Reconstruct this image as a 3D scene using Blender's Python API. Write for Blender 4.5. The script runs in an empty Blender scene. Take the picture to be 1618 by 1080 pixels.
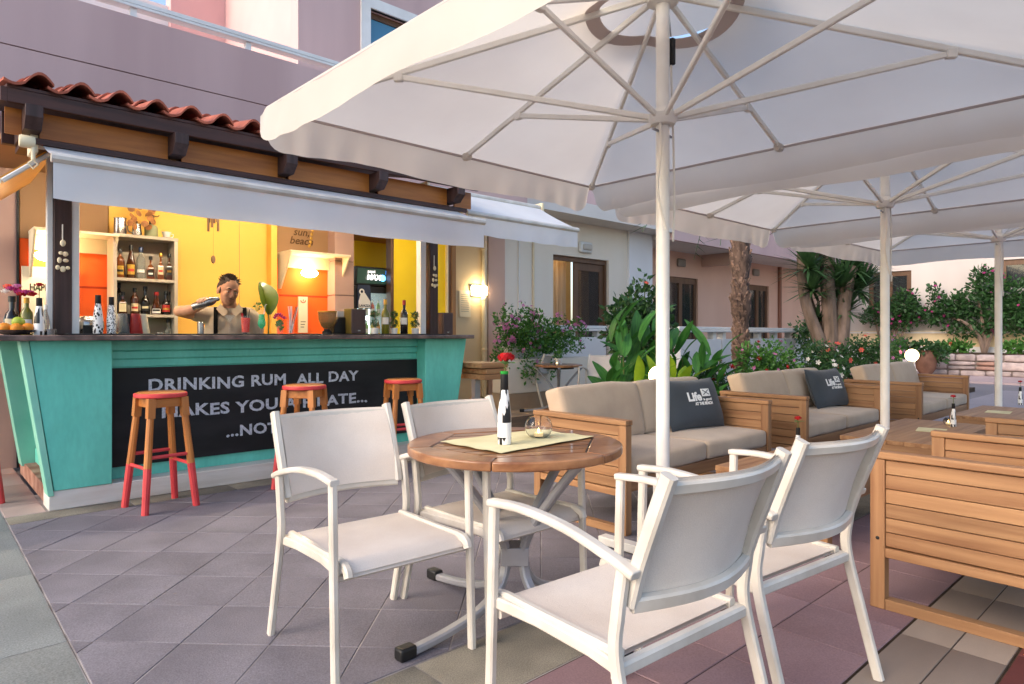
import bpy, bmesh, math, random
from mathutils import Vector, Matrix, Euler, noise
random.seed(7)
R = math.radians
scene = bpy.context.scene
COL = scene.collection
# ------------------------------------------------------------------ camera, sky, sun, exposure
CAM_H = 1.17
YAW = R(47.5)                       # viewing direction, measured from the +x axis of the terrace grid
cam_d = bpy.data.cameras.new('camera'); cam = bpy.data.objects.new('camera', cam_d); COL.objects.link(cam)
cam.location = (0, 0, CAM_H); cam.rotation_euler = (R(90), 0, YAW - R(90))
cam_d.lens = 23.14; cam_d.sensor_width = 36; cam_d.shift_y = -0.0074
cam_d.clip_start = 0.05; cam_d.clip_end = 3000
scene.camera = cam
SUN_EL, SUN_AZ = R(30), R(172)      # azimuth measured from +x towards +y: the evening sun stands beyond the bar's short side
w = bpy.data.worlds.new('World'); scene.world = w; w.use_nodes = True
nt = w.node_tree; bg = nt.nodes['Background']
sky = nt.nodes.new('ShaderNodeTexSky'); sky.sky_type = 'NISHITA'; sky.sun_disc = False
sky.sun_elevation = SUN_EL; sky.sun_rotation = R(90) - SUN_AZ
sky.altitude = 0; sky.air_density = 1.0; sky.dust_density = 2.2; sky.ozone_density = 0.8
nt.links.new(sky.outputs[0], bg.inputs[0]); bg.inputs[1].default_value = 0.15
sun_d = bpy.data.lights.new('sun', 'SUN'); sun_d.energy = 0.5; sun_d.angle = R(35); sun_d.color = (1.0, .82, .70)
sun = bpy.data.objects.new('sun', sun_d); COL.objects.link(sun)
sd = Vector((math.cos(SUN_EL)*math.cos(SUN_AZ), math.cos(SUN_EL)*math.sin(SUN_AZ), math.sin(SUN_EL)))
sun.rotation_euler = sd.to_track_quat('Z', 'Y').to_euler(); sun.location = (0, 0, 30)
vs = scene.view_settings; vs.view_transform = 'Standard'; vs.look = 'None'; vs.gamma = 1; vs.use_curve_mapping = False
vs.exposure = 1.28
scene.cycles.max_bounces = 5; scene.cycles.diffuse_bounces = 3; scene.cycles.glossy_bounces = 2; scene.cycles.transmission_bounces = 4; scene.cycles.transparent_max_bounces = 6; scene.cycles.sample_clamp_indirect = 6
scene.cycles.caustics_reflective = False; scene.cycles.caustics_refractive = False

# ------------------------------------------------------------------ helpers
def at(u, y):
    """x of the point that stands in line with bearing u on the plane y (surveying aid)"""
    q = (u - 809) / 1040; c, s = math.cos(YAW), math.sin(YAW)
    d = y / (s - c*q)
    return d*(c + s*q)
class G:
    def __init__(s): s.v = []; s.f = []
    def add(s, vs_, fs):
        o = len(s.v); s.v += [tuple(p) for p in vs_]; s.f += [tuple(i+o for i in f) for f in fs]; return s
    def box(s, x0, x1, y0, y1, z0, z1):
        return s.add([(x0,y0,z0),(x1,y0,z0),(x1,y1,z0),(x0,y1,z0),(x0,y0,z1),(x1,y0,z1),(x1,y1,z1),(x0,y1,z1)],
                     [(3,2,1,0),(4,5,6,7),(0,1,5,4),(1,2,6,5),(2,3,7,6),(3,0,4,7)])
    def cbox(s, c, d): return s.box(c[0]-d[0]/2, c[0]+d[0]/2, c[1]-d[1]/2, c[1]+d[1]/2, c[2]-d[2]/2, c[2]+d[2]/2)
    def sweep(s, pts, w, h, up=(0,0,1), ch=.22, caps=True):
        """chamfered rectangle along a path; w across, h along up"""
        pts = [Vector(p) for p in pts]; up = Vector(up); n = len(pts); vs_ = []
        a, b = w/2, h/2; c = min(w, h)*ch
        prof = [(-a+c,-b),(a-c,-b),(a,-b+c),(a,b-c),(a-c,b),(-a+c,b),(-a,b-c),(-a,-b+c)]
        for i, p in enumerate(pts):
            t = (pts[min(i+1,n-1)] - pts[max(i-1,0)]).normalized()
            x = t.cross(up)
            if x.length < 1e-4: x = t.cross(Vector((0,1,0)))
            x.normalize(); y = x.cross(t).normalized()
            vs_ += [p + x*q[0] + y*q[1] for q in prof]
        fs = [(i*8+k, i*8+(k+1)%8, i*8+8+(k+1)%8, i*8+8+k) for i in range(n-1) for k in range(8)]
        if caps: fs += [tuple(range(7,-1,-1)), tuple((n-1)*8+k for k in range(8))]
        return s.add(vs_, fs)
    def tube(s, pts, r, n=8, caps=True):
        pts = [Vector(p) for p in pts]; m = len(pts)
        rs = r if isinstance(r, (list, tuple)) else [r]*m
        vs_ = []; x = None
        for i, p in enumerate(pts):
            t = (pts[min(i+1,m-1)] - pts[max(i-1,0)])
            t = t.normalized() if t.length > 1e-9 else Vector((0,0,1))
            if x is None:
                x = t.cross(Vector((0,0,1)))
                if x.length < 1e-3: x = t.cross(Vector((0,1,0)))
            x = (x - t*x.dot(t)).normalized(); y = t.cross(x)
            for k in range(n):
                a = 2*math.pi*k/n; vs_.append(p + (x*math.cos(a) + y*math.sin(a))*rs[i])
        fs = [(i*n+k, i*n+(k+1)%n, i*n+n+(k+1)%n, i*n+n+k) for i in range(m-1) for k in range(n)]
        if caps: fs += [tuple(range(n-1,-1,-1)), tuple((m-1)*n+k for k in range(n))]
        return s.add(vs_, fs)
    def lathe(s, prof, n=20, c=(0,0,0)):
        vs_ = []; fs = []; idx = []
        for r, z in prof:
            if r < 1e-6: idx.append([len(vs_)]*n); vs_.append((c[0], c[1], c[2]+z))
            else:
                o = len(vs_); idx.append([o+k for k in range(n)])
                vs_ += [(c[0]+r*math.cos(2*math.pi*k/n), c[1]+r*math.sin(2*math.pi*k/n), c[2]+z) for k in range(n)]
        for i in range(len(prof)-1):
            for k in range(n):
                f = [idx[i][k], idx[i][(k+1)%n], idx[i+1][(k+1)%n], idx[i+1][k]]
                g = []
                for q in f:
                    if q not in g: g.append(q)
                if len(g) > 2: fs.append(g)
        return s.add(vs_, fs)
    def prism(s, poly, vec):
        """poly: list of 3-D points, extruded by vec"""
        n = len(poly); vec = Vector(vec); a = [Vector(p) for p in poly]
        return s.add(a + [p+vec for p in a], [tuple(range(n-1,-1,-1)), tuple(range(n,2*n))] + [(k,(k+1)%n,n+(k+1)%n,n+k) for k in range(n)])
    def grid(s, fn, nu, nv):
        vs_ = [fn(i/nu, j/nv) for j in range(nv+1) for i in range(nu+1)]
        return s.add(vs_, [(j*(nu+1)+i, j*(nu+1)+i+1, (j+1)*(nu+1)+i+1, (j+1)*(nu+1)+i) for j in range(nv) for i in range(nu)])
    def ball(s, c, r, n=10, m=7):
        if not isinstance(r, (list, tuple)): r = (r, r, r)
        o = len(s.v); s.lathe([(math.sin(math.pi*j/m), -math.cos(math.pi*j/m)) for j in range(m+1)], n)
        for i in range(o, len(s.v)):
            p = s.v[i]; s.v[i] = (c[0]+p[0]*r[0], c[1]+p[1]*r[1], c[2]+p[2]*r[2])
        return s
    def pad(s, c, d, r, puff=0., n=9):
        """rounded, softly filled box centred at c"""
        h = [q/2 for q in d]; key = {}; vs_ = []; fs = []
        ts = [math.sin(math.pi*(-.5 + i/n)) for i in range(n+1)]
        def vert(p):
            k = tuple(round(q, 5) for q in p)
            if k in key: return key[k]
            P = [p[i]*h[i] for i in range(3)]
            q = [max(-(h[i]-r), min(h[i]-r, P[i])) for i in range(3)]
            D = Vector([P[i]-q[i] for i in range(3)]); D = D.normalized()*r if D.length > 1e-9 else D
            o = [q[i]+D[i] for i in range(3)]
            for i in range(3):
                j, k2 = (i+1)%3, (i+2)%3
                o[i] += puff*p[i]*(1-p[j]**2)*(1-p[k2]**2)
            key[k] = len(vs_); vs_.append((c[0]+o[0], c[1]+o[1], c[2]+o[2])); return key[k]
        for ax in range(3):
            for sg in (-1, 1):
                for i in range(n):
                    for j in range(n):
                        q = []
                        for (a, b) in ((i,j),(i+1,j),(i+1,j+1),(i,j+1)):
                            p = [0,0,0]; p[ax] = sg; p[(ax+1)%3] = ts[a]; p[(ax+2)%3] = ts[b]; q.append(vert(p))
                        fs.append(q if sg > 0 else q[::-1])
        return s.add(vs_, fs)
    def xf(s, M, start=0):
        for i in range(start, len(s.v)): s.v[i] = tuple(M @ Vector(s.v[i]))
        return s
    def mesh(s, name, ang=35):
        me = bpy.data.meshes.new(name); me.from_pydata(s.v, [], s.f); me.update()
        me.polygons.foreach_set('use_smooth', [True]*len(me.polygons)); me.set_sharp_from_angle(angle=R(ang)); return me
    def ob(s, name, m, parent=None, loc=None, ang=35, bevel=0, rz=0):
        me = s.mesh(name, ang); return mk(name, me, m, parent, loc, bevel, rz)
def mk(name, me, m, parent=None, loc=None, bevel=0, rz=0):
    if m is not None and not me.materials: me.materials.append(m)
    o = bpy.data.objects.new(name, me); COL.objects.link(o)
    if parent: o.parent = parent
    if loc: o.location = loc
    if rz: o.rotation_euler = (0,0,rz)
    if bevel:
        b = o.modifiers.new('edge', 'BEVEL'); b.width = bevel; b.segments = 2; b.limit_method = 'ANGLE'; b.angle_limit = R(40)
    return o
def tag(o, label, cat, group=None):
    o['label'] = label; o['category'] = cat
    if group: o['group'] = group
    return o
def thing(name, label, cat, loc=(0,0,0), rz=0, group=None):
    o = bpy.data.objects.new(name, None); COL.objects.link(o); o.location = loc; o.rotation_euler = (0,0,rz); o.empty_display_size = .1
    return tag(o, label, cat, group)
def kind(o, k): o['kind'] = k; return o
def dup(o, label=None, loc=None, rz=None, parent=None, group=None):
    c = o.copy(); COL.objects.link(c); c.parent = parent
    if label: c['label'] = label
    if group: c['group'] = group
    if loc: c.location = loc
    if rz is not None: c.rotation_euler = (0,0,rz)
    for ch in o.children: dup(ch, parent=c)
    return c
def spline(pts, n=6):
    P = [Vector(p) for p in pts]; P = [P[0]*2-P[1]] + P + [P[-1]*2-P[-2]]; out = []
    for i in range(1, len(P)-2):
        for k in range(n):
            t = k/n; a, b, c, d = P[i-1], P[i], P[i+1], P[i+2]
            out.append(.5*((2*b) + (c-a)*t + (2*a-5*b+4*c-d)*t*t + (3*b-a-3*c+d)*t**3))
    return out + [P[-2]]
def text_mesh(body, size, extrude=.001, offset=0., align='CENTER', shear=0, spacing=1.):
    cu = bpy.data.curves.new('lettering', 'FONT'); cu.body = body; cu.size = size; cu.extrude = extrude; cu.offset = offset
    cu.align_x = align; cu.shear = shear; cu.space_character = spacing; cu.resolution_u = 3
    o = bpy.data.objects.new('tmp', cu); COL.objects.link(o)
    dg = bpy.context.evaluated_depsgraph_get(); dg.update()
    me = bpy.data.meshes.new_from_object(o.evaluated_get(dg)); bpy.data.objects.remove(o); bpy.data.curves.remove(cu)
    me.name = 'lettering'; me.materials.clear(); return me
def lettering(body, size, m, parent, loc, facing='-y', name='lettering', width=None, **k):
    """flat letters; facing -y: reads left to right along +x"""
    me = text_mesh(body, size, **k)
    if width:
        xs = [v.co.x for v in me.vertices]; s = width/(max(xs)-min(xs))
        for v in me.vertices: v.co.x *= s
    rot = {'-y': Euler((R(90),0,0)), '-x': Euler((R(90),0,R(-90)))}[facing].to_matrix().to_4x4()
    me.transform(rot); me.materials.append(m); return mk(name, me, None, parent, loc)

# ------------------------------------------------------------------ materials
def hexc(h):
    c = [int(h[i:i+2], 16)/255 for i in (0, 2, 4)]
    return tuple(q/12.92 if q <= .04045 else ((q+.055)/1.055)**2.4 for q in c)
def M(name, col, rough=.5, metal=0., col2=None, scale=6., stretch=(1,1,1), detail=4., contrast=(.35,.65), bump=0., bscale=None,
      rnd=0., spec=.5, trans=0., ior=1.45, emit=None, es=0., coat=0., fine=0., fscale=180., transl=0., alpha=1., sheen=0.):
    m = bpy.data.materials.new(name); m.use_nodes = True; t = m.node_tree; N = t.nodes; L = t.links; b = N['Principled BSDF']
    if isinstance(col, str): col = hexc(col)
    if isinstance(col2, str): col2 = hexc(col2)
    b.inputs['Roughness'].default_value = rough; b.inputs['Metallic'].default_value = metal
    b.inputs['Specular IOR Level'].default_value = spec; b.inputs['IOR'].default_value = ior
    b.inputs['Transmission Weight'].default_value = trans; b.inputs['Coat Weight'].default_value = coat
    b.inputs['Sheen Weight'].default_value = sheen; b.inputs['Alpha'].default_value = alpha
    b.inputs['Base Color'].default_value = (*col, 1)
    if emit is not None:
        if isinstance(emit, str): emit = hexc(emit)
        b.inputs['Emission Color'].default_value = (*emit, 1); b.inputs['Emission Strength'].default_value = es
    out = None; tc = mp = None
    def coords():
        nonlocal tc, mp
        if mp is None:
            tc = N.new('ShaderNodeTexCoord'); mp = N.new('ShaderNodeMapping'); mp.inputs['Scale'].default_value = stretch
            L.new(tc.outputs['Object'], mp.inputs['Vector'])
            if rnd:
                oi = N.new('ShaderNodeObjectInfo'); mu = N.new('ShaderNodeMath'); mu.operation = 'MULTIPLY'; mu.inputs[1].default_value = 37.
                L.new(oi.outputs['Random'], mu.inputs[0]); L.new(mu.outputs[0], mp.inputs['Location'])
        return mp.outputs[0]
    if col2 is not None:
        nz = N.new('ShaderNodeTexNoise'); nz.inputs['Scale'].default_value = scale; nz.inputs['Detail'].default_value = detail
        L.new(coords(), nz.inputs['Vector'])
        rp = N.new('ShaderNodeValToRGB'); rp.color_ramp.elements[0].position, rp.color_ramp.elements[1].position = contrast
        rp.color_ramp.elements[0].color = (*col, 1); rp.color_ramp.elements[1].color = (*col2, 1)
        L.new(nz.outputs[0], rp.inputs[0]); out = rp.outputs[0]
    def scalecol(src, fac):                      # colour x factor socket
        mx = N.new('ShaderNodeMix'); mx.data_type = 'RGBA'; mx.blend_type = 'MULTIPLY'; mx.inputs[0].default_value = 1
        if src is None: mx.inputs[6].default_value = (*col, 1)
        else: L.new(src, mx.inputs[6])
        L.new(fac, mx.inputs[7]); return mx.outputs[2]
    if fine:
        nf = N.new('ShaderNodeTexNoise'); nf.inputs['Scale'].default_value = fscale; nf.inputs['Detail'].default_value = 2
        L.new(coords(), nf.inputs['Vector'])
        mr = N.new('ShaderNodeMapRange'); mr.inputs[1].default_value = .3; mr.inputs[2].default_value = .7
        mr.inputs[3].default_value = 1-fine; mr.inputs[4].default_value = 1+fine
        L.new(nf.outputs[0], mr.inputs[0]); out = scalecol(out, mr.outputs[0])
    if rnd:
        oi = N.new('ShaderNodeObjectInfo'); mr = N.new('ShaderNodeMapRange'); mr.inputs[3].default_value = 1-rnd; mr.inputs[4].default_value = 1+rnd
        L.new(oi.outputs['Random'], mr.inputs[0]); out = scalecol(out, mr.outputs[0])
    if out is not None: L.new(out, b.inputs['Base Color'])
    if bump:
        nb = N.new('ShaderNodeTexNoise'); nb.inputs['Scale'].default_value = bscale or scale*4; nb.inputs['Detail'].default_value = 3
        L.new(coords(), nb.inputs['Vector']); bp = N.new('ShaderNodeBump'); bp.inputs['Strength'].default_value = bump; bp.inputs['Distance'].default_value = .01
        L.new(nb.outputs[0], bp.inputs['Height']); L.new(bp.outputs[0], b.inputs['Normal'])
    if transl:
        tr = N.new('ShaderNodeBsdfTranslucent'); ms = N.new('ShaderNodeMixShader'); ms.inputs[0].default_value = transl
        if out is not None: L.new(out, tr.inputs[0])
        else: tr.inputs[0].default_value = (*col, 1)
        L.new(b.outputs[0], ms.inputs[1]); L.new(tr.outputs[0], ms.inputs[2]); L.new(ms.outputs[0], N['Material Output'].inputs[0])
    return m
def sunk(m, **k):
    return m
MT = {}
def mats():
    d = MT
    d['paver'] = M('grey_paver', '7d787f', .75, col2='6b666d', scale=2.6, bump=.15, bscale=150, rnd=.055, fine=.22, fscale=170)
    d['grout'] = M('pale_grout', 'b0a8a3', .9, col2='7d7673', scale=3, contrast=(.4,.6))
    d['granite'] = M('pale_granite', '8d908c', .75, col2='767976', scale=2, bump=.12, bscale=160, rnd=.04, fine=.26, fscale=150)
    d['aggregate'] = M('washed_aggregate', '8b8577', .85, col2='767064', scale=4, bump=.3, bscale=220, rnd=.05, fine=.32, fscale=220)
    d['pinktile'] = M('pink_paver', 'a08488', .7, col2='8c7074', scale=1.6, bump=.1, bscale=140, rnd=.09, fine=.12, fscale=160)
    d['beigetile'] = M('beige_tile', '94867a', .6, col2='8b7d71', scale=1.2, stretch=(1,5,1), bump=.08, bscale=60, rnd=.04, fine=.06)
    d['rosefloor'] = M('rose_tile', 'bfa8a0', .6, col2='ab958e', scale=1.5, rnd=.05, fine=.05)
    d['asphalt'] = M('plaza_paving', '78767c', .85, col2='68666c', scale=.4, fine=.12, fscale=60)
    d['tanfloor'] = M('tan_floor', 'b59a7c', .6, col2='a0866b', scale=2, rnd=.06, fine=.06)
    d['soil'] = M('garden_soil', '4a3a2c', .95, col2='33281f', scale=8, bump=.6, bscale=30)
    # building
    d['mauve'] = M('mauve_render', 'd0b3b0', .85, col2='bfa2a0', scale=1.1, stretch=(1,1,.12), bump=.04, bscale=40)
    d['mauve_dark'] = M('dark_mauve_groove', '86706c', .9)
    d['rose'] = M('rose_render', 'dcb4b0', .85, col2='d5aaa7', scale=.8, bump=.04, bscale=40)
    d['cream'] = M('cream_render', 'ece2d3', .85, col2='e2d5c2', scale=.7, stretch=(1,1,.3), bump=.04, bscale=50)
    d['pinkwall'] = M('pink_render', 'e2bca6', .85, col2='d6ad97', scale=.7, stretch=(1,1,.3), bump=.04, bscale=50)
    d['pinkstrip'] = M('pale_pink_render', 'd3b3a4', .85, col2='c9a899', scale=.9)
    d['whitewall'] = M('white_render', 'e6e4e4', .8, col2='dcdada', scale=.8, bump=.03, bscale=40)
    d['slab'] = M('ceiling_paint', 'e8e3dd', .85, col2='ded7d0', scale=.8)
    d['yellowcream'] = M('pale_yellow_render', 'e8d3ad', .85, col2='dfc79f', scale=.8)
    d['whitepaint'] = M('white_paint', 'e6e6e4', .35, col2='dbdad6', scale=3)
    d['whitemetal'] = M('white_powder_coat', 'd6d0c6', .36, col2='c4bcb0', scale=7, coat=.1)
    d['ribmetal'] = M('white_rib_paint', 'efece6', .35, col2='e6e2da', scale=6)
    d['sling'] = M('white_sling_mesh', 'e8ddd2', .78, col2='d8c9bb', scale=2.5, bump=.25, bscale=420, fine=.06, fscale=420, transl=.08)
    d['galv'] = M('silver_leg_paint', 'a9a9ae', .38, metal=.35, col2='9a9aa0', scale=5)
    d['black'] = M('black_plastic', '141416', .45)
    d['brownwin'] = M('brown_window_frame', '6a4c35', .5, col2='5a3f2c', scale=8, stretch=(1,1,.2))
    d['glass'] = M('window_glass', '30373a', .04, spec=.9, alpha=.55)
    d['skyglass'] = M('painted_sky_glass', '3f7fa0', .05, spec=.9)  # reflected sky painted into the pane colour
    d['curtain'] = M('curtain_cloth', 'e0c9a4', .9, col2='cfb58e', scale=4, stretch=(9,9,.3), transl=.25)
    d['greycurtain'] = M('grey_curtain_cloth', 'a99d92', .9, col2='8c8178', scale=4, stretch=(9,9,.3))
    d['dimroom'] = M('room_wall', 'b89a62', .9)
    d['pipe'] = M('cream_pipe', 'e2d3b4', .5)
    d['brownpipe'] = M('brown_pipe', '8a5a44', .5)
    # bar
    d['teal'] = M('turquoise_paint', '6fd4c2', .45, col2='60c4b2', scale=3.2, stretch=(1,1,.35), bump=.06, bscale=26, fine=.05, fscale=40)
    d['tealpale'] = M('pale_turquoise_edge', '8fd3bd', .45, col2='7cc6b0', scale=3)
    d['chalk'] = M('chalkboard', '131315', .65, col2='2b2b2f', scale=3.5, stretch=(.5,1,1.5), contrast=(.45,.8))
    d['chalkink'] = M('chalk_letter', 'dcdee4', .9, col2='a6aab6', scale=60, contrast=(.3,.7))
    d['plinth'] = M('white_board_paint', 'e0ddd8', .6, col2='cdc8c0', scale=5, stretch=(.4,1,3), bump=.2, bscale=30)
    d['wornbrown'] = M('worn_brown_edge', '8c5a48', .7, col2='b98f7d', scale=7)
    d['marble'] = M('brown_marble', '4f403d', .18, col2='7d665f', scale=9, contrast=(.4,.62), detail=8, coat=.2)
    d['mat'] = M('black_bar_mat', '1b1c1f', .6)
    d['darkwood'] = M('dark_brown_wood', '4f2f27', .5, col2='38201b', scale=5, stretch=(.3,4,4), bump=.1, bscale=30)
    d['postwood'] = M('dark_post_wood', '4a3431', .5, col2='35231f', scale=5, stretch=(5,5,.3), bump=.15, bscale=30)
    d['ochre'] = M('ochre_board', 'b5702f', .45, col2='96561f', scale=3, stretch=(.5,3,6), bump=.1, bscale=20)
    d['terracotta'] = M('terracotta_tile', 'c06a50', .75, col2='96503e', scale=6, bump=.2, bscale=60, rnd=.15)
    d['awning'] = M('white_awning_cloth', 'e2e2e2', .8, col2='d9d9da', scale=2, bump=.04, bscale=200, transl=.12)
    d['yellow'] = M('yellow_wall_paint', 'f4bf58', .7, col2='efb850', scale=1, bump=.03, bscale=40)
    d['lemon'] = M('lemon_wall_paint', 'f2d21a', .6, col2='eccb14', scale=1)
    d['orange'] = M('orange_wall_paint', 'f5651a', .7, col2='ec5a14', scale=1)
    d['orange_groove'] = M('orange_groove', 'b5360c', .8)
    d['taupe'] = M('taupe_plaster', '9c7a58', .85, col2='92704f', scale=1)
    d['mauvecol'] = M('mauve_column_paint', 'b8988c', .8, col2='ad8c81', scale=1)
    d['hood'] = M('cream_hood_board', 'f0e3c4', .5, col2='e6d6b2', scale=2)
    d['lampwarm'] = M('lit_warm_lamp', 'fff3da', .4, emit='ffe2ae', es=22)
    d['fill_tube'] = M('added_bar_tube', 'fff3da', .4, emit='ffeccb', es=52)  # glow of the two added tubes in the bar
    d['globe'] = M('lit_globe', 'fff3da', .4, emit='ffdc9e', es=5)
    d['flame'] = M('candle_flame', 'fff0c0', .4, emit='ffd27a', es=30)
    d['glowfridge'] = M('lit_fridge_lining', 'dff2f0', .5, emit='cfeef0', es=3.2)
    d['glowsign'] = M('lit_sign_face', '26332c', .4, emit='3f6a54', es=.12)
    d['glowtext'] = M('lit_sign_letter', 'ffffff', .4, emit='fff0f2', es=1.1)
    d['glowblue'] = M('lit_blue_mark', '4aa8ff', .4, emit='5fb8ff', es=2.2)
    d['shelfwhite'] = M('cream_shelf_board', 'b9ad9c', .55, col2='ad9f8c', scale=4)
    d['signpaper'] = M('menu_paper', 'efe2c6', .7, col2='e8d8b8', scale=3)
    d['ink'] = M('dark_print', '3a2f28', .8)
    d['inkgold'] = M('brown_script', '5b3f22', .8)
    d['redprint'] = M('red_print', 'd0402c', .6)
    d['whiteprint'] = M('white_print', 'f0efec', .6)
    # furniture
    for ax, st in (('x',(.25,5,5)), ('y',(5,.25,5)), ('z',(5,5,.25))):
        d['teak_'+ax] = M('teak_along_'+ax, 'a98059', .55, col2='82593a', scale=5, stretch=st, detail=6, contrast=(.3,.72), bump=.12, bscale=22, rnd=.13)
        d['stoolwood_'+ax] = M('varnished_stool_wood_'+ax, 'c98142', .38, col2='a9642e', scale=5, stretch=st, contrast=(.3,.7), coat=.15)
    d['oldteak'] = M('weathered_table_teak', 'a3744a', .35, col2='7a4c2c', scale=5, stretch=(.6,4,4), detail=7, contrast=(.3,.7), bump=.15, bscale=25, rnd=.18, coat=.4)
    d['rimteak'] = M('worn_table_rim', 'ad7c54', .34, col2='6f4126', scale=7, stretch=(1,1,2), detail=7, contrast=(.35,.68), bump=.2, bscale=30, rnd=.1, coat=.4)
    d['coral'] = M('coral_red_paint', 'd8474a', .45, col2='c93d42', scale=8, bump=.05)
    d['greige'] = M('greige_cushion_cloth', 'bda993', .9, col2='b09b86', scale=4, bump=.18, bscale=350, fine=.04, fscale=300, sheen=.2)
    d['navy'] = M('dark_slate_cushion_cloth', '363f49', .9, col2='30383f', scale=5, bump=.2, bscale=300, sheen=.2)
    d['canopy'] = M('white_parasol_cloth', 'efe8de', .85, col2='e3dad0', scale=.9, bump=.3, bscale=5, transl=.48)
    d['canopyseam'] = M('mauve_parasol_hem', 'c8b9b5', .85, transl=.2)
    d['lime_cloth'] = M('pale_lime_cloth', 'e2daae', .85, col2='d6cc9c', scale=6, bump=.15, bscale=300)
    d['clear'] = M('clear_glass', 'ffffff', .02, trans=1., ior=1.3); d['thin'] = M('thin_glass', 'e8eeee', .03, spec=.5, alpha=.05)
    d['wax'] = M('white_wax', 'f3ecd8', .5, emit='ffdca0', es=.35)
    d['rope'] = M('white_rope', 'e4ded4', .8)
    d['steel'] = M('brushed_steel', 'b4b2b0', .25, metal=.9, col2='8d8b8a', scale=12)
    # plants
    d['leaf'] = M('green_leaf', '578a3a', .5, col2='3c682c', scale=9, transl=.25)
    d['leaf_dark'] = M('dark_leaf', '3d6332', .5, col2='294a27', scale=9, transl=.2)
    d['leaf_canna'] = M('canna_leaf', '4f8a3c', .42, col2='356b30', scale=9, stretch=(6,.6,1), transl=.35, rnd=.28)
    d['leaf_lime'] = M('lime_leaf', '8fae2c', .45, col2='6d9426', scale=5, transl=.4, rnd=.15)
    d['leaf_yucca'] = M('yucca_blade', '577a48', .45, col2='3d5c3a', scale=6, transl=.15)
    d['bark'] = M('grey_brown_bark', '8d786b', .9, col2='665649', scale=8, stretch=(1,1,.3), bump=.6, bscale=20)
    d['palmbark'] = M('palm_fibre', '6b574b', .95, col2='40322b', scale=14, stretch=(1,1,.5), bump=.8, bscale=30)
    d['palmstub'] = M('palm_stub', '8f7566', .9, col2='54423a', scale=20, rnd=.35)
    d['twig'] = M('green_stem', '5d6a36', .7)
    d['magenta'] = M('magenta_petal', 'c2357f', .6, col2='a02a72', scale=30, transl=.3)
    d['pinkpetal'] = M('pink_petal', 'd684b0', .6, col2='c06aa6', scale=30, transl=.3)
    d['redpetal'] = M('red_petal', 'c4141f', .55, col2='9c0d1a', scale=30, transl=.2)
    d['whitepetal'] = M('white_petal', 'e8e3da', .6, transl=.3)
    d['coralpetal'] = M('coral_petal', 'e2604e', .6, transl=.3)
    d['stone'] = M('field_stone', 'b9a8a2', .85, col2='9a8b88', scale=5, bump=.5, bscale=20, rnd=.2)
    d['stone_rose'] = M('rosy_field_stone', 'b58d7c', .85, col2='9a7b70', scale=5, bump=.5, bscale=20, rnd=.15)
    d['mortar'] = M('mortar', '8a8078', .9)
    d['clay'] = M('clay_pot', '7f5a48', .8, col2='664536', scale=4)
    d['pot_white'] = M('white_pot', 'e8e4de', .4)
mats()
# ------------------------------------------------------------------ the ground and paving
g = G().box(-400, 400, -400, 400, -1.0, -.03); kind(g.ob('ground', MT['asphalt']), 'structure')
def clip(poly, x0, x1, y0, y1):
    for ax, lim, sg in ((0,x0,1),(0,x1,-1),(1,y0,1),(1,y1,-1)):
        out = []
        for i in range(len(poly)):
            a, b = poly[i], poly[(i+1)%len(poly)]
            da, db = sg*(a[ax]-lim), sg*(b[ax]-lim)
            if da >= 0: out.append(a)
            if da*db < 0:
                t = da/(da-db); out.append((a[0]+(b[0]-a[0])*t, a[1]+(b[1]-a[1])*t))
        poly = out
        if len(poly) < 3: return []
    return poly
def bed(name, x0, x1, y0, y1, m, z=-.0032):
    return kind(G().box(x0, x1, y0, y1, -.2, z).ob(name, m), 'structure')
def flat_piece(name, poly, m, parent, top=0., th=.02):
    cx = sum(p[0] for p in poly)/len(poly); cy = sum(p[1] for p in poly)/len(poly)
    g = G(); c = .0025
    inner = [(p[0]+(cx-p[0])*c/.17, p[1]+(cy-p[1])*c/.17) for p in poly]; n = len(poly)
    g.add([(p[0]-cx, p[1]-cy, -th) for p in poly] + [(p[0]-cx, p[1]-cy, -c) for p in poly] + [(p[0]-cx, p[1]-cy, 0) for p in inner],
          [(k, (k+1)%n, n+(k+1)%n, n+k) for k in range(n)] + [(n+k, n+(k+1)%n, 2*n+(k+1)%n, 2*n+k) for k in range(n)] + [tuple(range(2*n, 3*n))])
    return g.ob(name, m, parent, (cx, cy, top + random.uniform(-.0012, .0012)))
terrace = bed('terrace_floor', .45, 6.6, 1.955, 5.06, MT['grout'])
s = .341; q = .7071; ox, oy = 1.002, 2.929; gp = .0022; full = None
for i in range(-14, 16):
    for j in range(-14, 16):
        cx = ox + ((i+.5)*q - (j+.5)*q)*s; cy = oy + ((i+.5)*q + (j+.5)*q)*s; h = (s/2-gp)*q*2
        poly = [(cx, cy-h), (cx+h, cy), (cx, cy+h), (cx-h, cy)]
        c = clip(poly, .454, 6.6, 1.959, 5.056)
        if not c: continue
        area = abs(sum(c[k][0]*c[(k+1)%len(c)][1]-c[(k+1)%len(c)][0]*c[k][1] for k in range(len(c))))/2
        if area < .0012: continue
        if len(c) == 4 and area > .99*(2*h*h):
            if full is None: full = flat_piece('paver', c, MT['paver'], terrace); continue
            o = full.copy(); COL.objects.link(o); o.location = (cx, cy, random.uniform(-.0012, .0012))
        else: flat_piece('paver', c, MT['paver'], terrace)
def rect_tiles(name, m, parent, xs, ys, top=0., gap=.004):
    for a, b in zip(xs, xs[1:]):
        for c, d in zip(ys, ys[1:]):
            flat_piece(name, [(a+gap/2,c+gap/2),(b-gap/2,c+gap/2),(b-gap/2,d-gap/2),(a+gap/2,d-gap/2)], m, parent, top)
fr = lambda a, b, n: [a+(b-a)*i/n for i in range(n+1)]
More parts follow.
